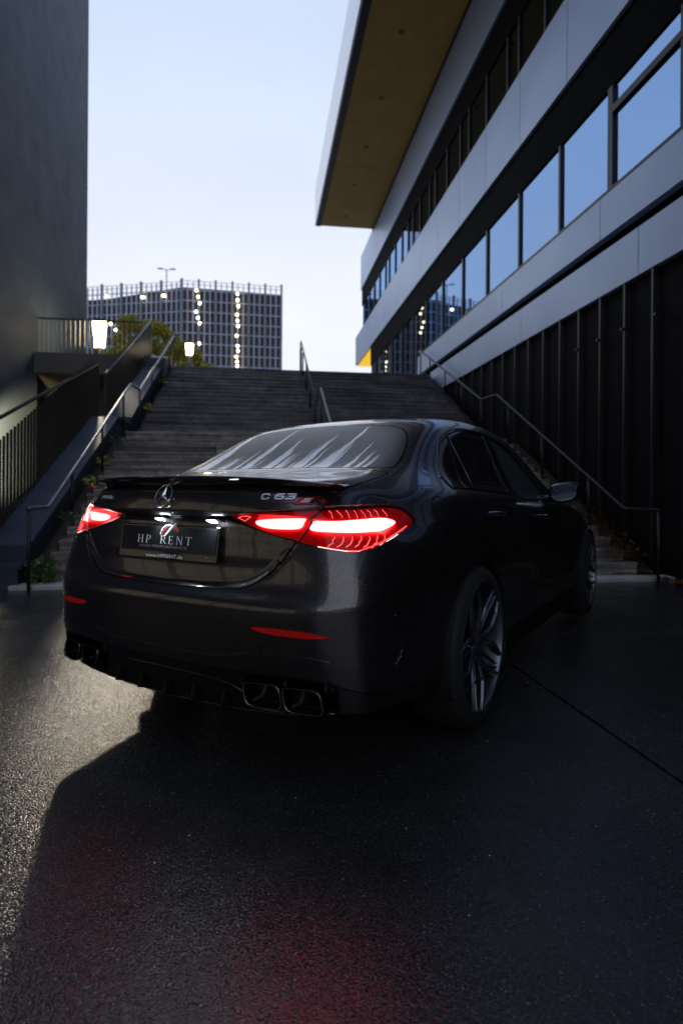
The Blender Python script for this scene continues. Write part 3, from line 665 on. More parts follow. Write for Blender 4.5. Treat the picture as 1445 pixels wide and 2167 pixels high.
def car_cage():
    V = []; idx = {}; Fq = []
    def vid(p, side):
        key = (round(p[0], 5), round(abs(p[1]), 5)*(0 if abs(p[1]) < 1e-6 else side), round(p[2], 5))
        if key not in idx: idx[key] = len(V); V.append((p[0], -p[1]*side, p[2]))
        return idx[key]
    nK, nJ, nI = 12, 7, len(TOP)
    def R(j, k): return tail(j, k)
    def S(i, k):
        if i < 0: return tail(6, k)
        if k == 11: return (TOP[i][0] + {0: .21, 1: .07}.get(i, 0), TOP[i][-1][0], TOP[i][-1][1])
        return flank(i, k)
    def T(i, j):
        if i < 0: return tail(j, 11)
        if j == 6: return S(i, 11)
        if j == 0: return (TOP[i][0], 0, TOP[i][1])
        return (TOP[i][0] + {0: .21, 1: .07}.get(i, 0)*[0, 0, .05, .15, .4, .75, 1][j], TOP[i][1+j][0], TOP[i][1+j][1])
    def Fr(j, k):
        a, b = S(nI-1, k), T(nI-1, j)
        fy = T(nI-1, j)[1]/T(nI-1, 6)[1]
        if j == 6: return a
        if k == 11: return b
        return (4.74 + .07*(1-fy**2)*(1 if k > 1 else .5), a[1]*fy, a[2] + (b[2]-S(nI-1, 11)[2])*(k/11.)**2)
    for side in (1, -1):
        def quad(a, b, c, d):
            q = [vid(p, side) for p in (a, b, c, d)]
            if side > 0: q.reverse()
            Fq.append(q)
        for j in range(nJ-1):
            for k in range(nK-1):
                quad(R(j, k), R(j, k+1), R(j+1, k+1), R(j+1, k))
                quad(Fr(j, k), Fr(j+1, k), Fr(j+1, k+1), Fr(j, k+1))
        for i in range(-1, nI-1):
            for k in range(nK-1): quad(S(i, k), S(i, k+1), S(i+1, k+1), S(i+1, k))
            for j in range(nJ-1): quad(T(i, j), T(i+1, j), T(i+1, j+1), T(i, j+1))
    return V, Fq
V0, F0 = car_cage()
me = bpy.data.meshes.new('cage'); me.from_pydata(V0, [], F0); co = bpy.data.objects.new('cage', me); COL.objects.link(co)
md = co.modifiers.new('subdivision', 'SUBSURF'); md.levels = 4; md.render_levels = 4
ev = co.evaluated_get(bpy.context.evaluated_depsgraph_get()).to_mesh()
V = np.empty(len(ev.vertices)*3); ev.vertices.foreach_get('co', V); V = V.reshape(-1, 3)
ev.calc_loop_triangles(); T = np.empty(len(ev.loop_triangles)*3, dtype=np.int64); ev.loop_triangles.foreach_get('vertices', T); T = T.reshape(-1, 3)
bpy.data.objects.remove(co, do_unlink=True); bpy.data.meshes.remove(me)
V[:, 1] *= -1; T = T[:, ::-1].copy()          # work with y to the car's right
# soften the shoulder corner behind the rear pillar
E_ = np.unique(np.sort(np.concatenate([T[:, [0, 1]], T[:, [1, 2]], T[:, [2, 0]]]), axis=1), axis=0)
deg = np.bincount(E_.ravel(), minlength=len(V)).astype(float)
ay = np.abs(V[:, 1])
wgt = np.clip(1.25-1.25*np.sqrt(((V[:, 0]-.56)/.46)**2+((ay-.74)/.22)**2+((V[:, 2]-1.08)/.19)**2), 0, 1)**.6
sel = wgt > 0; em = sel[E_].any(1); Es = E_[em]
dg = np.bincount(Es.ravel(), minlength=len(V)).astype(float)
for _ in range(160):
    acc = np.zeros_like(V)
    for c in range(3): acc[:, c] = np.bincount(Es[:, 0], V[Es[:, 1], c], len(V)) + np.bincount(Es[:, 1], V[Es[:, 0], c], len(V))
    V[sel] += (acc[sel]/dg[sel][:, None]-V[sel])*wgt[sel][:, None]*.9

def catmull(pts, n=8, closed=True):
    P_ = np.array(pts, float); m = len(P_); out = []
    for i in range(m if closed else m-1):
        p0, p1, p2, p3 = (P_[(i-1) % m], P_[i], P_[(i+1) % m], P_[(i+2) % m]) if closed else (P_[max(i-1, 0)], P_[i], P_[i+1], P_[min(i+2, m-1)])
        for t in np.arange(n)/n: out.append(.5*((2*p1)+(p2-p0)*t+(2*p0-5*p1+4*p2-p3)*t*t+(3*p1-p0-3*p2+p3)*t**3))
    if not closed: out.append(P_[-1])
    return np.array(out)
def sdf(px, py, poly):            # signed distance, positive inside
    poly = np.asarray(poly); d = np.full(px.shape, 1e9); ins = np.zeros(px.shape, bool)
    near = (px > poly[:, 0].min()-.1) & (px < poly[:, 0].max()+.1) & (py > poly[:, 1].min()-.1) & (py < poly[:, 1].max()+.1)
    X, Y = px[near], py[near]; dd = np.full(X.shape, 1e9); ii = np.zeros(X.shape, bool)
    for i in range(len(poly)):
        a, b = poly[i], poly[(i+1) % len(poly)]; e = b-a; l = max(e@e, 1e-12)
        t = np.clip(((X-a[0])*e[0]+(Y-a[1])*e[1])/l, 0, 1)
        dd = np.minimum(dd, np.hypot(X-a[0]-t*e[0], Y-a[1]-t*e[1]))
        c = (a[1] > Y) != (b[1] > Y); ii ^= c & (X < (b[0]-a[0])*(Y-a[1])/(b[1]-a[1]+1e-15)+a[0])
    d[near] = dd; ins[near] = ii
    return np.where(ins, d, -np.minimum(d, .1))
def line_d(x, z, a, b):           # signed distance to an oriented line in (x, z); positive on its left
    e = np.array(b)-np.array(a); e = e/np.hypot(*e); return -((x-a[0])*e[1]-(z-a[1])*e[0])

LAMP = catmull([(.350, .955), (.425, .970), (.511, .979), (.674, .991), (.829, 1.0), (.971, 1.005), (1.166, 1.007), (1.284, 1.004), (1.348, .989), (1.390, .960), (1.371, .935), (1.28, .909), (1.163, .879), (1.073, .857), (.987, .848), (.922, .851), (.803, .864), (.693, .883), (.609, .898), (.509, .921), (.415, .944)], 4)
LID_R = [(.06, .738), (.25, .750), (.36, .768), (.42, .795), (.475, .845), (.527, .920), (.575, 1.008), (.615, 1.10), (.640, 1.194), (.636, 1.30), (.632, 1.415), (.637, 1.60), (.645, 1.76), (.648, 1.83)]
LID = np.array(list(catmull([(-.1, .737)]+LID_R, 4, False)) + [(.60, 1.842), (.45, 1.85), (.2, 1.868), (-.1, 1.872)])
# press the lid in behind the bumper shelf, and slope the bumper towards it
ay = np.abs(V[:, 1]); tt = V[:, 2]+V[:, 0]
s = np.where(V[:, 0] < .9, sdf(ay, tt, LID), -.1)
sm = lambda a, b, x: np.clip((x-a)/(b-a), 0, 1)**2*(3-2*np.clip((x-a)/(b-a), 0, 1))
V[:, 0] += .016*sm(0, .02, s)*(1-.6*sm(.76, .84, V[:, 2]))*(1-sm(.84, .90, V[:, 2]))*(V[:, 0] < .5)
V[:, 0] += .008*sm(-.02, 0, s)*(s <= 0)*sm(.735, .78, V[:, 2])*(1-sm(.83, .88, V[:, 2]))*(V[:, 0] < .5)
V[:, 0] += .034*sm(.375, .415, ay)*(1-sm(.70, .745, ay))*sm(.272, .300, V[:, 2])*(1-sm(.392, .408, V[:, 2]))*(V[:, 0] < .4)
def vnorm(V, T):
    n = np.cross(V[T[:, 1]]-V[T[:, 0]], V[T[:, 2]]-V[T[:, 0]]); out = np.zeros_like(V)
    for k in range(3):
        for c in range(3): out[:, c] += np.bincount(T[:, k], n[:, c], len(V))
    return out/np.maximum(np.linalg.norm(out, axis=1), 1e-12)[:, None]
NN = vnorm(V, T)
# after mirroring y the winding points outwards again; check and flip if needed
if ((V-np.array([2.2, 0, .8]))*NN).sum() < 0: T = T[:, ::-1].copy(); NN = -NN
BASE = (V, NN, T)

def compact(V, Nn, T):
    if len(T) == 0: return (V[:0], Nn[:0], T)
    u, inv = np.unique(T, return_inverse=True); return (V[u], Nn[u], inv.reshape(-1, 3))
def split(Mh, f):
    V, Nn, T = Mh
    if len(T) == 0: return Mh, Mh
    f = np.where(np.abs(f) < 1e-9, 1e-9, f); s = f > 0; c = s[T].sum(1)
    pos, neg = T[c == 3], T[c == 0]; mixed = T[(c == 1) | (c == 2)]
    if len(mixed) == 0: return compact(V, Nn, pos), compact(V, Nn, neg)
    sm_ = s[mixed]; lone_pos = sm_.sum(1) == 1
    lone = np.where(lone_pos, sm_.argmax(1), (~sm_).argmax(1)); r = np.arange(len(mixed))
    a, b, d = mixed[r, lone], mixed[r, (lone+1) % 3], mixed[r, (lone+2) % 3]
    ed = np.sort(np.concatenate([np.stack([a, b], 1), np.stack([a, d], 1)]), axis=1)
    ue, inv = np.unique(ed, axis=0, return_inverse=True); inv = inv.ravel()
    t = (f[ue[:, 0]]/(f[ue[:, 0]]-f[ue[:, 1]]))[:, None]
    nv = V[ue[:, 0]]*(1-t)+V[ue[:, 1]]*t; nn = Nn[ue[:, 0]]*(1-t)+Nn[ue[:, 1]]*t; nn /= np.maximum(np.linalg.norm(nn, axis=1), 1e-9)[:, None]
    base = len(V); V2 = np.concatenate([V, nv]); N2 = np.concatenate([Nn, nn]); m = len(mixed)
    p, q = base+inv[:m], base+inv[m:]
    t1 = np.stack([a, p, q], 1); t2 = np.concatenate([np.stack([p, b, d], 1), np.stack([p, d, q], 1)])
    lp2 = np.concatenate([lone_pos, lone_pos])
    P_ = np.concatenate([pos, t1[lone_pos], t2[~lp2]]); G_ = np.concatenate([neg, t1[~lone_pos], t2[lp2]])
    return compact(V2, N2, P_), compact(V2, N2, G_)
def carve(Mh, fn, w):              # inside part, outside part, with a gap of 2w between them
    A, _ = split(Mh, fn(Mh[0])-w); _, B = split(Mh, fn(Mh[0])+w); return A, B
def emit_mesh(name, Mh, m, parent=None, rim=.008, off=0., smooth=True, extra=None, back=False):
    V, Nn, T = Mh
    if len(T) == 0: return None
    V = V+Nn*off; VV, NV, TT = [V], [Nn], [T]
    if rim:
        e = np.concatenate([T[:, [0, 1]], T[:, [1, 2]], T[:, [2, 0]]]); es = np.sort(e, axis=1)
        u, idx, cnt = np.unique(es, axis=0, return_index=True, return_counts=True); be = e[idx[cnt == 1]]
        A, B = V[be[:, 0]], V[be[:, 1]]; NA, NB = Nn[be[:, 0]], Nn[be[:, 1]]
        out = np.cross(B-A, NA); out /= np.maximum(np.linalg.norm(out, axis=1), 1e-12)[:, None]
        k = len(be); n0 = len(V)
        VV.append(np.concatenate([A, B, B-NB*rim, A-NA*rim])); NV.append(np.concatenate([out]*4))
        i = np.arange(k)+n0; TT.append(np.concatenate([np.stack([i+k, i, i+3*k], 1), np.stack([i+k, i+3*k, i+2*k], 1)]))
    V, Nn, T = np.concatenate(VV), np.concatenate(NV), np.concatenate(TT)
    V = V*np.array([1, -1, 1]); Nn = Nn*np.array([1, -1, 1]); T = T[:, ::-1]
    me = bpy.data.meshes.new(name); me.vertices.add(len(V)); me.vertices.foreach_set('co', V.astype(np.float32).ravel())
    me.loops.add(len(T)*3); me.loops.foreach_set('vertex_index', T.astype(np.int32).ravel())
    me.polygons.add(len(T)); me.polygons.foreach_set('loop_start', np.arange(len(T), dtype=np.int32)*3); me.polygons.foreach_set('loop_total', np.full(len(T), 3, dtype=np.int32))
    me.update(calc_edges=True); me.polygons.foreach_set('use_smooth', np.ones(len(T), bool))
    me.normals_split_custom_set_from_vertices([tuple(n) for n in Nn.tolist()])
    me.materials.append(m)
    o = bpy.data.objects.new(name, me); COL.objects.link(o); o.parent = parent or car
    return o
# surface lookup on the tail for badges and trim
rs = (BASE[0][:, 0] < .62) & (BASE[1][:, 0] < -.12); RS, RN = BASE[0][rs], BASE[1][rs]
def tail_pt(y, z, off=.002):
    y = np.atleast_1d(y); z = np.atleast_1d(z); out = []
    for a, b in zip(y, z):
        d = (RS[:, 1]-a)**2+(RS[:, 2]-b)**2; i = np.argpartition(d, 5)[:5]; w = 1/(d[i]+1e-7); w /= w.sum()
        p = (RS[i]*w[:, None]).sum(0); n = (RN[i]*w[:, None]).sum(0); n /= np.linalg.norm(n)
        p = np.array([p[0], a, b]); out.append(p+n*off)
    return np.array(out)
def carmesh(name, vs, fs, m, parent=None, smooth=False, bevel=0):   # y given to the right
    mb = MB(); mb.v = [(x, -y, z) for x, y, z in vs]; mb.f = [tuple(f)[::-1] for f in fs]
    return mb.build(name, m, parent or car, smooth=smooth, bevel=bevel, local=True)

# ---- cut the shell into panels
WR = [(1.045, .372), (3.93, .372)]
def f_arch(V):
    d = np.minimum(np.hypot(V[:, 0]-1.045, V[:, 2]-.365)-.388, np.hypot(V[:, 0]-3.93, V[:, 2]-.365)-.388); return np.maximum(d, .60-np.abs(V[:, 1]))
shell, _ = split(BASE, f_arch(BASE[0]))
qz = lambda V: np.abs(V[:, 1])+V[:, 0]
def f_bottom(V): return np.where(V[:, 0] < .75, V[:, 2]-np.interp(qz(V), [0, .3, .6, .73, .86, 1.2, 1.6], [.250, .256, .268, .283, .302, .30, .27]), V[:, 2]-.225)
shell, _ = split(shell, f_bottom(shell[0]))
liner = shell
RG = catmull([(-.25, 1.262), (0, 1.266), (.25, 1.255), (.40, 1.225), (.50, 1.165), (.56, 1.07), (.60, .95), (.622, .84), (.628, .765), (.60, .735), (.45, .732), (.2, .745), (0, .750), (-.2, .745)], 4)
f = lambda V: np.minimum(sdf(np.abs(V[:, 1]), V[:, 0], np.vstack([RG[RG[:, 0] > 0], [(-.2, .75), (-.2, 1.26)]]) if False else RGP), V[:, 2]-1.05)
hp = [p for p in RG if p[0] >= -.001]; RGP = np.array([(-.3, .750)]+[(-.3, 1.266)]+[tuple(p) for p in hp])
RGP = np.array([(-.3, 1.266), (0, 1.266), (.25, 1.255), (.40, 1.225), (.47, 1.188), (.52, 1.135), (.56, 1.07), (.60, .95), (.622, .84), (.628, .775), (.60, .742), (.45, .735), (.2, .745), (0, .750), (-.3, .750)])
rglass, shell = carve(shell, f, .0035)
DLO = np.array([(.97, 1.078), (1.0, 1.12), (1.06, 1.165), (1.14, 1.235), (1.24, 1.302), (1.387, 1.360), (1.55, 1.395), (1.75, 1.407), (1.95, 1.402), (2.2, 1.375), (2.42, 1.32), (2.62, 1.23), (2.78, 1.12), (2.83, 1.05), (2.80, 1.022), (2.54, 1.018), (1.9, 1.052), (1.244, 1.076)])
fdlo = lambda V: np.minimum(sdf(V[:, 0], V[:, 2], DLO), (np.abs(V[:, 1])-.5)*.3)
dlo, shell = carve(shell, fdlo, .003)
WS = np.array([(-.3, 2.86), (.5, 2.84), (.59, 2.90), (.66, 3.30), (.60, 3.40), (-.3, 3.46)])
wsg, shell = carve(shell, lambda V: np.minimum(sdf(np.abs(V[:, 1]), V[:, 0], WS), V[:, 2]-1.0), .003)
flamp = lambda V: np.minimum(sdf(qz(V), V[:, 2], LAMP), .8-V[:, 0])
flid = lambda V: np.minimum(sdf(np.abs(V[:, 1]), V[:, 0]+V[:, 2], LID), .95-V[:, 0])
lamp, shell = carve(shell, flamp, .0025)
lamp_in, lamp_out = carve(lamp, flid, .0028)
lid, shell = carve(shell, flid, .0032)
REFL = catmull([(.480, .584), (.586, .586), (.716, .583), (.80, .573), (.842, .567), (.80, .560), (.674, .559), (.54, .565)], 4)
frefl = lambda V: np.minimum(sdf(qz(V), V[:, 2], REFL), .5-V[:, 0])
refl, shell = carve(shell, frefl, .0012)
fins = lambda V: np.where(V[:, 0] < .72, np.interp(qz(V), [0, .3, .55, .75, .85, 1.0, 1.3, 1.7], [.408, .410, .414, .417, .405, .375, .345, .335])-V[:, 2], -.1)
insert, shell = carve(shell, lambda V: fins(V), .0015)
TOW = catmull([(.53, .455), (.530, .515), (.545, .526), (.60, .528), (.615, .518), (.618, .455), (.605, .444), (.545, .444)], 3)
tow, shell = carve(shell, lambda V: np.minimum(np.minimum(sdf(qz(V), V[:, 2], TOW), .5-V[:, 0]), V[:, 1]+.2), .0012)
# fuel flap, doors, bonnet
def fdisc(cx, cz, r, side): return lambda V: np.minimum(r-np.hypot(V[:, 0]-cx, V[:, 2]-cz), V[:, 1]*side-.5)
flap, shell = carve(shell, fdisc(.76, .955, .083, 1), .002)
RD = np.array([(.965, 1.3), (.955, 1.07), (.965, .97), (1.00, .90), (1.08, .84), (1.22, .80), (1.37, .73), (1.46, .62), (1.50, .45), (1.51, .33), (1.98, .33), (1.98, .9), (1.965, 1.30)])
FD = np.array([(1.986, .33), (2.95, .33), (3.0, .5), (3.02, .8), (2.98, .96), (2.86, 1.05), (2.6, 1.3), (1.971, 1.30), (1.986, .9)])
fside = lambda poly: (lambda V: np.minimum(sdf(V[:, 0], V[:, 2], poly), np.minimum((np.abs(V[:, 1])-.55)*.3, 1.12-V[:, 2])))
rdoor, shell = carve(shell, fside(RD), .003)
fdoor, shell = carve(shell, fside(FD), .003)
SEAM = lambda V: np.where(V[:, 0] < .75, np.minimum(.66+.0*V[:, 0]-V[:, 0], np.interp(V[:, 0], [.1, .30, .40, .62, .70], [.86, .86, .87, .735, .70])-V[:, 2]), -.1)
bumper, shell = carve(shell, lambda V: np.where(V[:, 0] < .95, np.interp(V[:, 0], [0, .30, .42, .60, .72, .9], [.875, .875, .872, .78, .70, .60])-V[:, 2], -.1), .0012)
def halves(Mh): return split(Mh, Mh[0][:, 1])     # right, left

emit_mesh('body_shell', shell, M['paint'])
bump_o = emit_mesh('rear_bumper', bumper, M['paint'], rim=.030)
lid_o = emit_mesh('boot_lid', lid, M['paint'], rim=.020)
ins_o = emit_mesh('lower_valance', insert, M['gloss_black'], rim=.03)
emit_mesh('tow_eye_cover', tow, M['paint'], bump_o)
emit_mesh('fuel_flap', flap, M['paint'])
emit_mesh('rear_window', rglass, M['rear_glass'])
emit_mesh('windscreen', wsg, M['tint'])
emit_mesh('inner_shell', liner, M['liner'], rim=0, off=-.022)
for Mh, nm in ((rdoor, 'rear_door'), (fdoor, 'front_door')):
    for side, hm in zip((1, -1), halves(Mh)):
        o = emit_mesh(nm, hm, M['paint'])
        if side > 0:
            if nm == 'rear_door': RDO = o
            else: FDO = o
for hm in halves(refl): emit_mesh('bumper_reflector', hm, M['reflector'], off=-.002)
# side glass split by pillars
da = lambda V: line_d(V[:, 0], V[:, 2], (1.255, 1.07), (1.375, 1.36))
db1 = lambda V: line_d(V[:, 0], V[:, 2], (1.885, 1.05), (1.945, 1.41))
db2 = lambda V: line_d(V[:, 0], V[:, 2], (2.045, 1.03), (2.06, 1.40))
dc = lambda V: line_d(V[:, 0], V[:, 2], (1.10, 1.05), (1.17, 1.32))
for side, hm in zip((1, -1), halves(dlo)):
    q_, rest = split(hm, da(hm[0])); frame_, _ = split(hm, da(hm[0])-1)
    q2, rest = split(hm, -da(hm[0]));  # rest is behind the divider line
    if q2[0][:, 0].mean() < rest[0][:, 0].mean(): quarter, fwd = q2, rest
    else: quarter, fwd = rest, q2
    _a, _b = split(fwd, db1(fwd[0]))
    rearw, fwd2 = (_a, _b) if _a[0][:, 0].mean() < _b[0][:, 0].mean() else (_b, _a)
    _a, _b = split(fwd2, db2(fwd2[0]))
    pillar, frontw = (_a, _b) if _a[0][:, 0].mean() < _b[0][:, 0].mean() else (_b, _a)
    emit_mesh('quarter_window', quarter, M['tint'], off=-.004)
    emit_mesh('rear_side_window', rearw, M['tint'], off=-.004)
    emit_mesh('pillar_trim', pillar, M['gloss_black'], off=-.001)
    emit_mesh('front_side_window', frontw, M['front_tint'], off=-.004)

# ---- tail lights: housing, glowing bars, ribs, lens
BARO = catmull([(.775, .921), (.782, .944), (.80, .951), (.93, .958), (1.08, .963), (1.20, .963), (1.262, .952), (1.255, .940), (1.17, .923), (1.05, .917), (.92, .917)], 3)
BARI = catmull([(.516, .944), (.60, .951), (.70, .956), (.752, .957), (.742, .945), (.715, .925), (.60, .922), (.535, .930)], 3)
def band_part(Mh, poly, off): A, _ = split(Mh, np.minimum(sdf(qz(Mh[0]), Mh[0][:, 2], poly), .8-Mh[0][:, 0])); return A
def surf_strip(Mh_pts, Mh_n, pts, r, off):      # thin tube following the lamp surface, pts in (q, z)
    out = []
    for q, z in pts:
        d = (Mh_q-q)**2+(Mh_z-z)**2; i = d.argmin(); out.append(Mh_pts[i]+Mh_n[i]*off)
    return out
for side, li, lo in zip((1, -1), halves(lamp_in), halves(lamp_out)):
    for Mh, bar_, nm, bm, par in ((lo, BARO, 'tail_light', 'brake_bar', None), (li, BARI, 'boot_tail_light', 'brake_bar_low', None)):
        root = emit_mesh(nm, Mh, M['lamp_inner'], off=-.017, rim=0)
        emit_mesh('lens', Mh, M['lens'], root, rim=0)
        emit_mesh('light_bar', band_part(Mh, bar_, 0), M[bm], root, off=-.008, rim=0)
        Mh_pts, Mh_n = Mh[0], Mh[1]; Mh_q, Mh_z = qz(Mh[0]), Mh[0][:, 2]
        if nm == 'tail_light':
            rb = MB()
            for k in range(9):
                q0 = .83+.048*k
                pts = surf_strip(Mh_pts, Mh_n, [(q0+.05-.05*t*t+.01*t, .905-.032*t-.008*t*t) for t in np.linspace(0, 1, 6)], 1, -.012)
                rb.tube([(p[0], -p[1], p[2]) for p in pts], .0016, 5)
                pts = surf_strip(Mh_pts, Mh_n, [(q0+.06-.02*t*t, .970+.026*t) for t in np.linspace(0, 1, 4)], 1, -.012)
                if k < 8: rb.tube([(p[0], -p[1], p[2]) for p in pts], .0011, 5)
            rb.build('ribs', M['lamp_rib'], root, local=True)
            ed = surf_strip(Mh_pts, Mh_n, [(q, z) for q, z in ((.80, .868), (.86, .862), (.93, .857), (1.0, .856), (1.08, .866), (1.16, .884), (1.25, .908), (1.33, .930))], 1, -.008)
            MB().tube([(p[0], -p[1], p[2]) for p in ed], .0022, 5).build('lower_light_guide', M['lamp_rib'], root, local=True)
        else:
            pts = surf_strip(Mh_pts, Mh_n, [(.43, .951), (.455, .957), (.475, .958), (.49, .952), (.46, .942), (.43, .951)], 1, -.010)
            MB().tube([(p[0], -p[1], p[2]) for p in pts], .0016, 5).build('clear_insert', M['lamp_rib'], root, local=True)

# ---- spoiler lip on the boot edge
ysp = np.linspace(-.668, .668, 61); sv = []; sf = []
for y in ysp:
    a = abs(y)/.668; e = 1-a**2.2
    xb = .062+.165*a**2.4; top = 1.112-.030*a**3; thick = .030*(1-a**3)**.8+.003
    pts = [(xb+.115, 1.100-.018*a**2), (xb+.075, top-.002-.004*(1-e)), (xb+.02, top+.001), (xb-.010, top+.001), (xb-.016, top-.003), (xb-.012, top-.008), (xb+.010, top-.010-thick*.6), (xb+.034, top-.012-thick), (xb+.07, top-.02-thick)]
    sv += [(px, y, pz) for px, pz in pts]
m_ = 9
for i in range(len(ysp)-1):
    for k in range(m_-1): sf.append((i*m_+k, i*m_+k+1, (i+1)*m_+k+1, (i+1)*m_+k))
sf += [tuple(range(m_)), tuple(range((len(ysp)-1)*m_, len(ysp)*m_))[::-1]]
carmesh('boot_spoiler', sv, sf, M['paint_dark'] if 'paint_dark' in M else M['gloss_black'], smooth=True)

# ---- writing and badges
def text_mesh(body, shear=0., bold=0.):
    cu = bpy.data.curves.new('txt', 'FONT'); cu.body = body; cu.size = 1; cu.shear = shear; cu.offset = bold; cu.resolution_u = 3
    o = bpy.data.objects.new('txt', cu); COL.objects.link(o)
    me = o.evaluated_get(bpy.context.evaluated_depsgraph_get()).to_mesh()
    v = [tuple(p.co) for p in me.vertices]; f = [tuple(p.vertices) for p in me.polygons]
    bpy.data.objects.remove(o, do_unlink=True); bpy.data.curves.remove(cu)
    v = np.array(v)[:, :2]; v -= v.min(0); return v/v[:, 1].max(), f       # unit height
def on_tail(name, v2, fs, m, y0, z0, w, h, off, parent, depth=0.):
    u = v2[:, 0]/v2[:, 0].max()*w; t = v2[:, 1]*h
    p = tail_pt(y0+u, z0+t*1.0, off); n = len(p); f = [tuple(q) for q in fs]
    if depth:
        p2 = tail_pt(y0+u, z0+t, off-depth)
        from collections import Counter
        ec = Counter(); dirs = {}
        for q in fs:
            for a, b in zip(q, q[1:]+q[:1]): ec[frozenset((a, b))] += 1; dirs[frozenset((a, b))] = (a, b)
        p = np.concatenate([p, p2])
        f += [(dirs[e][0], dirs[e][0]+n, dirs[e][1]+n, dirs[e][1]) for e, c in ec.items() if c == 1]
    return carmesh(name, p.tolist(), f, m, parent)
def strokes(chars, th):            # wide squared capitals from polylines, unit height
    G = {'C': [[(.9, .78), (.9, .88), (.8, 1), (.15, 1), (0, .85), (0, .15), (.15, 0), (.8, 0), (.9, .12), (.9, .22)]],
         '6': [[(.9, 1), (.2, 1), (0, .8), (0, .15), (.15, 0), (.8, 0), (.95, .15), (.95, .42), (.8, .57), (.05, .57)]],
         '3': [[(.05, 1), (.8, 1), (.93, .88), (.93, .65), (.82, .53), (.35, .53)], [(.82, .53), (.95, .4), (.95, .15), (.8, 0), (0, 0)]],
         'S': [[(.95, 1), (.2, 1), (.08, .88), (.08, .65), (.2, .53), (.8, .53), (.92, .4), (.92, .12), (.8, 0), (0, 0)]],
         'A': [[(0, 0), (.42, 1), (.62, 1), (1.0, 0)], [(.2, .33), (.85, .33)]], 'M': [[(0, 0), (0, 1), (.5, .35), (1, 1), (1, 0)]],
         'G': [[(.95, .85), (.8, 1), (.15, 1), (0, .85), (0, .15), (.15, 0), (.95, 0), (.95, .5), (.5, .5)]]}
    v = []; f = []; x = 0
    for c in chars:
        if c == ' ': x += .65; continue
        for pl_ in G[c]:
            for a, b in zip(pl_[:-1], pl_[1:]):
                a = np.array([a[0]*1.25, a[1]]); b = np.array([b[0]*1.25, b[1]]); d = b-a; d /= np.hypot(*d); nn = np.array([-d[1], d[0]])*th; e = d*th*.8
                i = len(v); v += [(x+p[0], p[1]) for p in (a-e-nn, b+e-nn, b+e+nn, a-e+nn)]; f.append((i, i+1, i+2, i+3))
        x += 1.62
    v = np.array(v); v[:, 0] -= v[:, 0].min(); v[:, 1] = (v[:, 1]-v[:, 1].min())/(v[:, 1].max()-v[:, 1].min()); return v, f
v, f_ = strokes('C 63', .12); on_tail('model_badge', v, f_, M['badge'], .440, 1.024, .112, .021, .006, lid_o, .005)
v, f_ = strokes('S', .12); v = v+np.stack([v[:, 1]*.35, 0*v[:, 1]], 1); on_tail('model_badge', v, f_, M['badge'], .574, 1.015, .028, .014, .006, lid_o, .004)
q = np.array([(0., 0), (.88, 0), (1, 1), (.16, 1)]); on_tail('red_badge_plate', q, [(0, 1, 2, 3)], M['badge_red'], .556, 1.009, .060, .026, .0035, lid_o, .002)
on_tail('red_badge_line', np.array([(0., 0), (1, 0), (1, 1), (0, 1)]), [(0, 1, 2, 3)], M['badge_red'], .478, 1.0135, .082, .0022, .004, lid_o)
v, f_ = strokes('AMG', .13); on_tail('maker_badge', v, f_, M['badge'], -.425, 1.018, .085, .014, .006, lid_o, .004)
# three-pointed star in a ring
sy, sz, R = -.012, 1.036, .047; rv = []; rf = []
for i in range(48):
    a = i*2*PI/48
    for k in range(8):
        b = k*2*PI/8; rr = R-.0035+.0035*math.cos(b); rv.append((sy+rr*math.sin(a), sz+rr*math.cos(a), .006+.0035*math.sin(b)))
for i in range(48):
    for k in range(8): rf.append((i*8+k, ((i+1) % 48)*8+k, ((i+1) % 48)*8+(k+1) % 8, i*8+(k+1) % 8))
for j in range(3):
    a = j*2*PI/3; i = len(rv)
    tip = (sy+(R-.004)*math.sin(a), sz+(R-.004)*math.cos(a), .006)
    l = (sy+.009*math.sin(a-PI/3), sz+.009*math.cos(a-PI/3), .005); r = (sy+.009*math.sin(a+PI/3), sz+.009*math.cos(a+PI/3), .005)
    rv += [tip, l, (sy, sz, .014), r, (sy, sz, .003)]; rf += [(i, i+1, i+2), (i, i+2, i+3), (i, i+4, i+1), (i, i+3, i+4)]
rv = np.array(rv); c_ = tail_pt([sy], [sz], 0)[0]; sl_ = (tail_pt([sy], [sz+.03], 0)[0][0]-tail_pt([sy], [sz-.03], 0)[0][0])/.06
sp_ = np.stack([c_[0]+sl_*(rv[:, 1]-sz)-rv[:, 2], rv[:, 0], rv[:, 1]], 1)
carmesh('star_emblem', sp_.tolist(), rf, M['chrome'], lid_o, smooth=False)

# number plate: holder, face, print
PZ0, PZ1, PY = .787, .926, .272
def plate_pt(y, z, d): s_ = (z-PZ0)/(PZ1-PZ0); return (.066+.020*s_-d, y, z)
def plate_box(name, y0, y1, z0, z1, d0, d1, m, parent=None, bev=0):
    vs = [plate_pt(y, z, d) for d in (d0, d1) for y, z in ((y0, z0), (y1, z0), (y1, z1), (y0, z1))]
    return carmesh(name, vs, [(0, 1, 2, 3), (7, 6, 5, 4), (0, 4, 5, 1), (1, 5, 6, 2), (2, 6, 7, 3), (3, 7, 4, 0)], m, parent, bevel=bev)
plate = plate_box('number_plate', -PY, PY, PZ0, PZ1-.004, -.030, .008, M['gloss_black'], bev=.004)
plate_box('plate_face', -PY+.012, PY-.012, PZ0+.030, PZ1-.012, .0085, .0105, M['plate_face'], plate, bev=.001)
def on_plate(name, v2, fs, m, y0, z0, w, h, d=.0115):
    u = v2[:, 0]/v2[:, 0].max()*w; return carmesh(name, [plate_pt(y0+a, z0+b*h, d) for a, b in zip(u, v2[:, 1])], fs, m, plate)
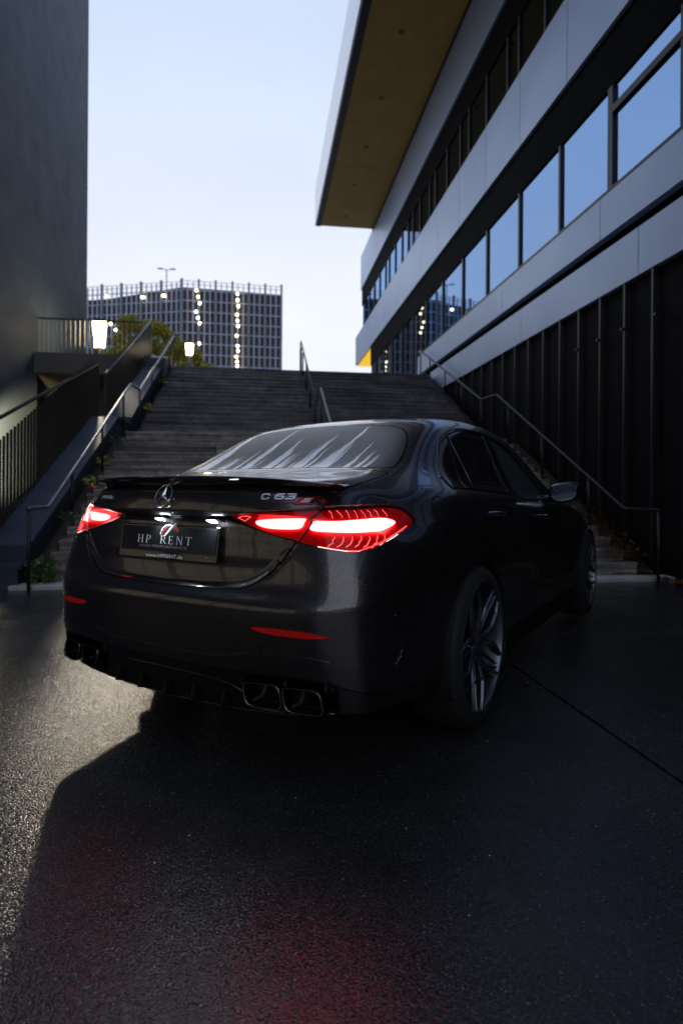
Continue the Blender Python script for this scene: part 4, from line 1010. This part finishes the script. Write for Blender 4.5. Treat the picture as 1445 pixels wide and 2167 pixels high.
def serif(word):
    v = []; f = []; x = 0.
    def quad(a, b, c, d):
        i = len(v); v.extend([(x+p[0], p[1]) for p in (a, b, c, d)]); f.append((i, i+1, i+2, i+3))
    def stem(cx, w): quad((cx-w, 0), (cx+w, 0), (cx+w, 1), (cx-w, 1)); quad((cx-w-.07, 0), (cx+w+.07, 0), (cx+w+.07, .045), (cx-w-.07, .045)); quad((cx-w-.07, .955), (cx+w+.07, .955), (cx+w+.07, 1), (cx-w-.07, 1))
    def bowl(cx, y0, y1, r):
        n = 12; cy = (y0+y1)/2; ry = (y1-y0)/2
        for k in range(n):
            a0, a1 = -PI/2+PI*k/n, -PI/2+PI*(k+1)/n; t0, t1 = .035+.06*math.cos(a0), .035+.06*math.cos(a1)
            quad((cx+r*math.cos(a0), cy+ry*math.sin(a0)), (cx+r*math.cos(a1), cy+ry*math.sin(a1)), (cx+(r-t1)*math.cos(a1), cy+(ry-.045)*math.sin(a1)), (cx+(r-t0)*math.cos(a0), cy+(ry-.045)*math.sin(a0)))
    for c in word:
        if c == ' ': x += .95; continue
        if c == 'H': stem(.16, .06); stem(.66, .06); quad((.16, .48), (.66, .48), (.66, .53), (.16, .53)); x += 1.08
        if c in 'PR':
            stem(.16, .06); quad((.16, .955), (.36, .955), (.36, 1), (.16, 1)); quad((.16, .45), (.36, .45), (.36, .495), (.16, .495)); bowl(.36, .45, 1.0, .27)
            if c == 'R': quad((.34, .47), (.47, .47), (.78, .0), (.64, .0)); quad((.60, 0), (.84, 0), (.84, .045), (.60, .045))
            x += 1.02 if c == 'R' else .92
        if c == 'E': stem(.16, .06); quad((.16, .955), (.58, .955), (.58, 1), (.16, 1)); quad((.16, .48), (.48, .48), (.48, .53), (.16, .53)); quad((.16, 0), (.62, 0), (.62, .045), (.16, .045)); quad((.55, .80), (.58, .80), (.58, 1), (.55, 1)); quad((.58, 0), (.62, 0), (.64, .22), (.61, .22)); quad((.46, .40), (.49, .40), (.49, .61), (.46, .61)); x += .98
        if c == 'N': stem(.14, .028); stem(.70, .028); quad((.08, 1), (.22, 1), (.73, 0), (.66, 0)); x += 1.10
        if c == 'T': stem(.40, .06); quad((.04, .955), (.76, .955), (.76, 1), (.04, 1)); quad((.04, .78), (.07, .78), (.09, 1), (.04, 1)); quad((.73, .78), (.76, .78), (.76, 1), (.71, 1)); x += .9
    return np.array(v), f
v, f_ = serif('HP RENT'); on_plate('plate_print', v, f_, M['print_white'], -.165, .848, .300, .031)
v, f_ = text_mesh('HIGH PERFORMANCE'); tag(on_plate('plate_print', v, f_, M['print_grey'], -.148, .8315, .262, .010), kind='stuff')
v, f_ = text_mesh('www.HPRENT.de', bold=.012); tag(on_plate('plate_print', v, f_, M['print_white'], -.110, .7945, .205, .0135, d=.0088), kind='stuff')
for yy in (-.258, .196):
    v, f_ = serif('HP RENT'); on_plate('plate_print', v, f_, M['print_grey'], yy, .7925, .046, .0055, d=.0088)
    ar = [(.5+.5*math.cos(a)*k, .5*math.sin(a)*k*2) for k in (1, .8) for a in np.linspace(PI*.95, PI*.35, 7)]
    on_plate('plate_print', np.array([(x, max(y, 0)) for x, y in ar]), [(i, i+1, 7+i+1, 7+i) for i in range(6)], M['print_grey'], yy+.016, .7995, .012, .009, d=.0088)
# rev-counter emblem: dashed arc, red arc, needle, red fan
cy_, cz_ = .012, .882
def arcseg(r0, r1, a0, a1, n=6): return [(cy_+r*math.sin(math.radians(a)), cz_+r*math.cos(math.radians(a))*.86) for r in (r0, r1) for a in np.linspace(a0, a1, n+1)], [(i, i+1, n+1+i+1, n+1+i) for i in range(n)]
for a0, a1, r0, r1, mm in ((-88, -74, .047, .051, 'print_white'), (-70, -56, .047, .051, 'print_white'), (-52, -40, .047, .051, 'print_white'), (-36, -24, .047, .051, 'print_white'), (-20, -8, .047, .051, 'print_white'), (-4, 8, .047, .051, 'print_white'),
                           (-95, -25, .036, .040, 'print_red'), (28, 44, .036, .056, 'print_red'), (46, 58, .040, .056, 'print_red'), (60, 72, .044, .056, 'print_red')):
    vs, fs = arcseg(r0, r1, a0, a1); carmesh('plate_print', [plate_pt(y, z, .0115) for y, z in vs], fs, M[mm], plate)
carmesh('plate_print', [plate_pt(y, z, .0118) for y, z in ((-.020, .876), (-.006, .879), (.046, .930), (.040, .9305), (.010, .908))], [(0, 1, 2, 3, 4)], M['print_white'], plate)
# plate lamps under the ledge
for yy in (-.052, .222):
    p = np.array([(.055, yy, .9470), (.055, yy+.040, .9470), (.068, yy+.046, .9385), (.068, yy+.008, .9385)])
    carmesh('plate_lamp', (p).tolist(), [(0, 1, 2, 3)], M['plate_light'], lid_o)
    carmesh('plate_lamp_housing', [(.062, yy-.006, .9515), (.062, yy+.052, .9515), (.095, yy+.052, .940), (.095, yy-.006, .940), (.095, yy-.006, .955), (.095, yy+.052, .955)], [(0, 1, 2, 3), (0, 3, 4), (1, 5, 2)], M['gloss_black'], lid_o)

# ---- bumper details
for y, z in ((.245, .588), (.655, .518), (-.245, .588), (-.655, .518)):
    c = tail_pt([y], [z], .0015)[0]; vs = []; fs = []
    for i in range(20):
        a = i*2*PI/20
        for r in (.0098, .0112): pp = tail_pt([y+r*math.sin(a)], [z+r*math.cos(a)], .0008)[0]; vs.append(tuple(pp))
    fs = [(2*i, 2*i+1, 2*((i+1) % 20)+1, 2*((i+1) % 20)) for i in range(20)]
    carmesh('parking_sensor', vs, fs, M['satin_black'], bump_o)
def pipe(y0, side):
    # a soft-cornered parallelogram tip: outer ring, flared lip, dark bore
    W_, H_ = .148, .088; sx = .020 if y0 < .55 else .044
    def ring(s, x, dz=0, rr=.34):
        pts = []
        for i in range(32):
            a = i*2*PI/32; c, s_ = math.cos(a), math.sin(a); e = .42
            u = abs(c)**e*np.sign(c)*W_/2*s; v = abs(s_)**e*np.sign(s_)*H_/2*s
            pts.append((x+sx+.22*u, (y0+u-.16*v*1.6)*side, .340+v+dz))
        return pts
    rings = [ring(1.0, .16), ring(1.0, .055), ring(.97, .046), ring(.90, .046), ring(.86, .054), ring(.84, .20)]
    vs = [p for r in rings for p in r]; fs = []
    for i in range(len(rings)-1):
        for k in range(32):
            q = (i*32+k, i*32+(k+1) % 32, (i+1)*32+(k+1) % 32, (i+1)*32+k); fs.append(q if side > 0 else q[::-1])
    o = carmesh('exhaust_tip', vs, fs, M['dark_chrome'], smooth=True)
    vs = ring(.84, .19); carmesh('exhaust_bore', vs, [tuple(range(32))], M['liner'], o)
    gr = MB()
    for k in range(5):
        yy = y0-.045+.022*k
        gr.add([(.058+sx, -(yy)*side, .386), (.058+sx, -(yy+.008)*side, .386), (.13+sx, -(yy+.008)*side, .389), (.13+sx, -yy*side, .389), (.058+sx, -yy*side, .380), (.058+sx, -(yy+.008)*side, .380), (.13+sx, -(yy+.008)*side, .380), (.13+sx, -yy*side, .380)],
               [(0, 1, 2, 3), (0, 4, 5, 1), (3, 7, 4, 0), (1, 5, 6, 2)])
    gr.build('cooling_ridges', M['dark_chrome'], o, local=True)
for side in (1, -1):
    for y0 in (.475, .630): pipe(y0, side)
# diffuser: a recess with five upright fins and a bright edge line
fv = []
for y in (-.29, -.145, 0, .145, .29):
    z0 = .252+.02*abs(y); z1 = .375-.05*abs(y)
    x0 = tail_pt([y], [.30], 0)[0][0]
    carmesh('diffuser_fin', [(x0-.025, y-.006, z0+.01), (x0-.025, y+.006, z0+.01), (x0+.02, y+.006, z0), (x0+.02, y-.006, z0), (x0+.004, y-.006, z1), (x0+.004, y+.006, z1), (x0+.03, y+.006, z1), (x0+.03, y-.006, z1)],
            [(0, 1, 5, 4), (3, 0, 4, 7), (1, 2, 6, 5), (4, 5, 6, 7), (0, 3, 2, 1)], M['satin_black'], ins_o)
cur = [(-.56, .278), (-.46, .283), (-.40, .318), (-.34, .352), (-.24, .368), (-.10, .373), (0, .374), (.10, .373), (.24, .368), (.34, .352), (.40, .318), (.46, .283), (.56, .278)]
cc = catmull(cur, 5, False); pp = tail_pt(cc[:, 0], cc[:, 1], .001)
MB().tube([(p[0], -p[1], p[2]) for p in pp], .0035, 6).build('diffuser_edge', M['gloss_black'], ins_o, smooth=True, local=True)
yy = np.linspace(-.72, .72, 41); zz = np.interp(np.abs(yy)+.05, [0, .3, .6, .73, .86], [.253, .260, .272, .287, .305]); pp = tail_pt(yy, zz, .004)
MB().tube([(p[0], -p[1], p[2]) for p in pp], .005, 6).build('lower_lip', M['gloss_black'], ins_o, smooth=True, local=True)
# body crease above the valance
yy = np.linspace(-.74, .74, 61); zz = np.interp(np.abs(yy), [0, .2, .30, .367, .418, .483, .558, .669, .74], [.459, .458, .461, .474, .487, .496, .496, .493, .480]); pp = tail_pt(yy, zz, -.0012)
MB().tube([(p[0], -p[1], p[2]) for p in pp], .0020, 6).build('bumper_crease', M['paint'], bump_o, smooth=True, local=True)
# flank surface lookup
fsn = (BASE[1][:, 1] > .3) & (BASE[0][:, 1] > .4); FS, FN = BASE[0][fsn], BASE[1][fsn]
def side_pt(x, z, off=.002):
    out = []
    for a, b in zip(np.atleast_1d(x), np.atleast_1d(z)):
        d = (FS[:, 0]-a)**2+(FS[:, 2]-b)**2; i = np.argpartition(d, 5)[:5]; w = 1/(d[i]+1e-7); w /= w.sum()
        p = (FS[i]*w[:, None]).sum(0); n = (FN[i]*w[:, None]).sum(0); n /= np.linalg.norm(n); out.append(np.array([a, p[1], b])+n*off)
    return np.array(out)
def side_tube(name, xz, r, m, parent=None, off=.002, both=True, smooth=True, rr=None):
    c = catmull(xz, 5, False) if len(xz) > 2 else np.array(xz); pp = side_pt(c[:, 0], c[:, 1], off)
    for s in ((1, -1) if both else (1,)):
        MB().tube([(p[0], -p[1]*s, p[2]) for p in pp], rr or r, 6).build(name, m, (parent or car) if s > 0 else car, smooth=smooth, local=True)
side_tube('air_outlet', [(.315, .625), (.345, .58), (.362, .52), (.352, .475), (.322, .448)], .0045, M['gloss_black'], bump_o)
side_tube('window_trim', [(.97, 1.076), (1.0, 1.125), (1.06, 1.172), (1.14, 1.243), (1.24, 1.312), (1.387, 1.369), (1.55, 1.404), (1.75, 1.416), (1.95, 1.411), (2.2, 1.384), (2.42, 1.33), (2.62, 1.24)], .0038, M['dark_chrome'], None)
side_tube('window_trim', [(.97, 1.076), (1.244, 1.071), (1.9, 1.047), (2.3, 1.028), (2.54, 1.013), (2.80, 1.015)], .0042, M['dark_chrome'], None)
side_tube('window_divider', [(1.255, 1.075), (1.375, 1.355)], .005, M['dark_chrome'], None, off=.0)
side_tube('window_divider', [(1.885, 1.055), (1.915, 1.23), (1.945, 1.398)], .0035, M['gloss_black'], None, off=.0)
for x0, x1, z0, z1, par in ((1.235, 1.475, .955, .947, RDO), (2.235, 2.475, .912, .903, FDO)):
    c = np.linspace(0, 1, 9); pp = side_pt(x0+(x1-x0)*c, z0+(z1-z0)*c, .0); lift = [.004, .022, .034, .038, .039, .038, .034, .022, .004]
    for s in (1, -1):
        vs = []
        for k, (p, l) in enumerate(zip(pp, lift)):
            h = .010+.004*math.sin(PI*k/8)
            for a in range(8):
                b = a*2*PI/8; vs.append((p[0], -(p[1]+l+.006*math.cos(b))*s, p[2]+h*math.sin(b)))
        mb = MB(); fs = [(i*8+a, i*8+(a+1) % 8, (i+1)*8+(a+1) % 8, (i+1)*8+a) for i in range(8) for a in range(8)]
        mb.add(vs, fs if s > 0 else [q[::-1] for q in fs]); o = mb.build('door_handle', M['chrome'], par if s > 0 else car, smooth=True, local=True)
# rocker sill
for s in (1, -1):
    MB().add([(1.40, -.86*s, .225), (3.58, -.86*s, .225), (3.58, -.925*s, .235), (1.40, -.925*s, .235), (1.40, -.90*s, .32), (3.58, -.90*s, .32)], [(0, 1, 2, 3), (3, 2, 5, 4), (0, 3, 4), (1, 5, 2)]).build('side_sill', M['gloss_black'], car, local=True)
# door mirrors
for s in (1, -1):
    rgs = []; 
    prof = [(.00, .78, .80), (.012, .96, .96), (.03, 1.0, 1.0), (.07, .97, .96), (.11, .82, .80), (.135, .5, .5), (.142, .1, .1)]
    vs = []
    for dx, sy_, sz_ in prof:
        for a in range(24):
            b = a*2*PI/24; c_, s_ = math.cos(b), math.sin(b); u = abs(c_)**.75*np.sign(c_)*.105*sy_; w = abs(s_)**.75*np.sign(s_)*.070*sz_
            vs.append((2.60+dx, -(.985+u)*s, 1.062+w+.010*(u/.1)))
    n_ = len(prof); fs = [(i*24+a, i*24+(a+1) % 24, (i+1)*24+(a+1) % 24, (i+1)*24+a) for i in range(n_-1) for a in range(24)]
    fs += [tuple(range((n_-1)*24, n_*24))]
    mb = MB(); mb.add(vs, [q if s > 0 else q[::-1] for q in fs]); mo = mb.build('door_mirror', M['gloss_black'], car, smooth=True, local=True)
    gv_ = [(2.605, vs[a][1], vs[a][2]) for a in range(24)]
    mb = MB(); mb.add(gv_, [tuple(range(24))]); mb.build('mirror_glass', M['mirror'] if 'mirror' in M else M['chrome'], mo, local=True)
    MB().tube([(2.68, -.80*s, 1.01), (2.66, -.88*s, 1.02), (2.65, -.93*s, 1.035)], [.03, .022, .025], 10).build('mirror_arm', M['gloss_black'], mo, smooth=True, local=True)
# roof seams
for s in (1, -1):
    pass

# ---- wheels
def wheel(x, side, rot, det=True):
    y = .955*side
    w = MB(); c = (x, 0, .372)
    def at(mb): mb.v = [(a, -(b), c2) for a, b, c2 in mb.v]; mb.f = [f[::-1] for f in mb.f]; return mb
    yo = y; i_ = -side
    prof = [(.297, 0), (.306, .004), (.334, .010), (.352, .030), (.362, .055), (.364, .09), (.364, .20), (.352, .245), (.30, .262), (.27, .262)]
    tm = MB().lathe([(r, (yo+i_*h)) for r, h in prof], 72, 'y', c); tm = at(tm)
    if side > 0: tm.f = [f[::-1] for f in tm.f]
    wo = tm.build('wheel', M['tyre'], car, smooth=True, local=True)
    tr = MB()
    for k in range(3): tr.lathe([(.3645, yo+i_*(.085+.045*k)), (.3665, yo+i_*(.087+.045*k)), (.3665, yo+i_*(.105+.045*k)), (.3645, yo+i_*(.107+.045*k))], 72, 'y', c)
    at(tr).build('tread_band', M['tyre'], wo, smooth=False, local=True)
    lp = MB().lathe([(.298, yo+i_*.004), (.295, yo-i_*.002), (.287, yo-i_*.002), (.282, yo+i_*.010), (.276, yo+i_*.03), (.270, yo+i_*.20)], 72, 'y', c)
    at(lp).build('rim', M['rim'], wo, smooth=True, local=True)
    sp_ = MB()
    for k in range(5):
        for sg in (1, -1):
            a0 = rot+k*2*PI/5
            pts = [(.045, .12*sg, .030, .024), (.10, .10*sg, .024, .016), (.17, .17*sg, .012, .012), (.235, .29*sg, .006, .012), (.286, .37*sg, .004, .016)]
            R_ = []
            for r, da_, dep, hw in pts:
                a = a0+da_*1.25; px, pz = r*math.cos(a), r*math.sin(a); tx, tz = -math.sin(a), math.cos(a)
                R_.append([(x+px+tx*hw, yo+i_*(dep+.010), c[2]+pz+tz*hw), (x+px+tx*hw*.35, yo+i_*dep, c[2]+pz+tz*hw*.35), (x+px-tx*hw*.35, yo+i_*dep, c[2]+pz-tz*hw*.35), (x+px-tx*hw, yo+i_*(dep+.010), c[2]+pz-tz*hw), (x+px, yo+i_*(dep+.045), c[2]+pz)])
            vs = [p for r in R_ for p in r]; fs = [(i*5+a, i*5+(a+1) % 5, (i+1)*5+(a+1) % 5, (i+1)*5+a) for i in range(4) for a in range(5)]
            sp_.add(vs, fs)
            # secondary thin spoke between pairs
        a = a0+PI/5
        vs = []
        for r, dep, hw in ((.05, .038, .010), (.15, .030, .005), (.286, .012, .005)):
            px, pz = r*math.cos(a), r*math.sin(a); tx, tz = -math.sin(a), math.cos(a)
            vs += [(x+px+tx*hw, yo+i_*(dep+.008), c[2]+pz+tz*hw), (x+px, yo+i_*dep, c[2]+pz), (x+px-tx*hw, yo+i_*(dep+.008), c[2]+pz-tz*hw), (x+px, yo+i_*(dep+.035), c[2]+pz)]
        sp_.add(vs, [(i*4+b, i*4+(b+1) % 4, (i+1)*4+(b+1) % 4, (i+1)*4+b) for i in range(2) for b in range(4)])
    at(sp_).build('spokes', M['rim'], wo, local=True)
    hb = MB().lathe([(0, yo+i_*.022), (.030, yo+i_*.022), (.034, yo+i_*.028), (.060, yo+i_*.034), (.066, yo+i_*.06)], 32, 'y', c); at(hb).build('hub', M['rim'], wo, smooth=True, local=True)
    bd = MB().lathe([(.07, yo+i_*.10), (.185, yo+i_*.10), (.19, yo+i_*.115), (.07, yo+i_*.12)], 48, 'y', c); at(bd).build('brake_disc', M['disc'], wo, smooth=True, local=True)
    cb = MB(); a_ = 2.4
    for a in np.linspace(a_-.45, a_+.45, 7):
        cb.v += [(x+r*math.cos(a), yo+i_*h, c[2]+r*math.sin(a)) for r, h in ((.15, .075), (.215, .075), (.215, .12), (.15, .12))]
    cb.f = [(i*4+b, i*4+(b+1) % 4, (i+1)*4+(b+1) % 4, (i+1)*4+b) for i in range(6) for b in range(4)]+[(0, 1, 2, 3), (24, 27, 26, 25)]
    at(cb).build('brake_caliper', M['satin_black'], wo, local=True)
    # arch liner
    al = MB().lathe([(.386, yo+i_*.012), (.388, yo+i_*.30), (.05, yo+i_*.30)], 60, 'y', (x, 0, .365)); al = at(al); al.v = [(a, b, max(c3, .22)) for a, b, c3 in al.v]
    al.build('arch_liner', M['liner'], car, smooth=True, local=True)
for x, s, r in ((1.045, 1, 1.36), (3.93, 1, .4), (1.045, -1, .2), (3.93, -1, .9)): wheel(x, s, r)
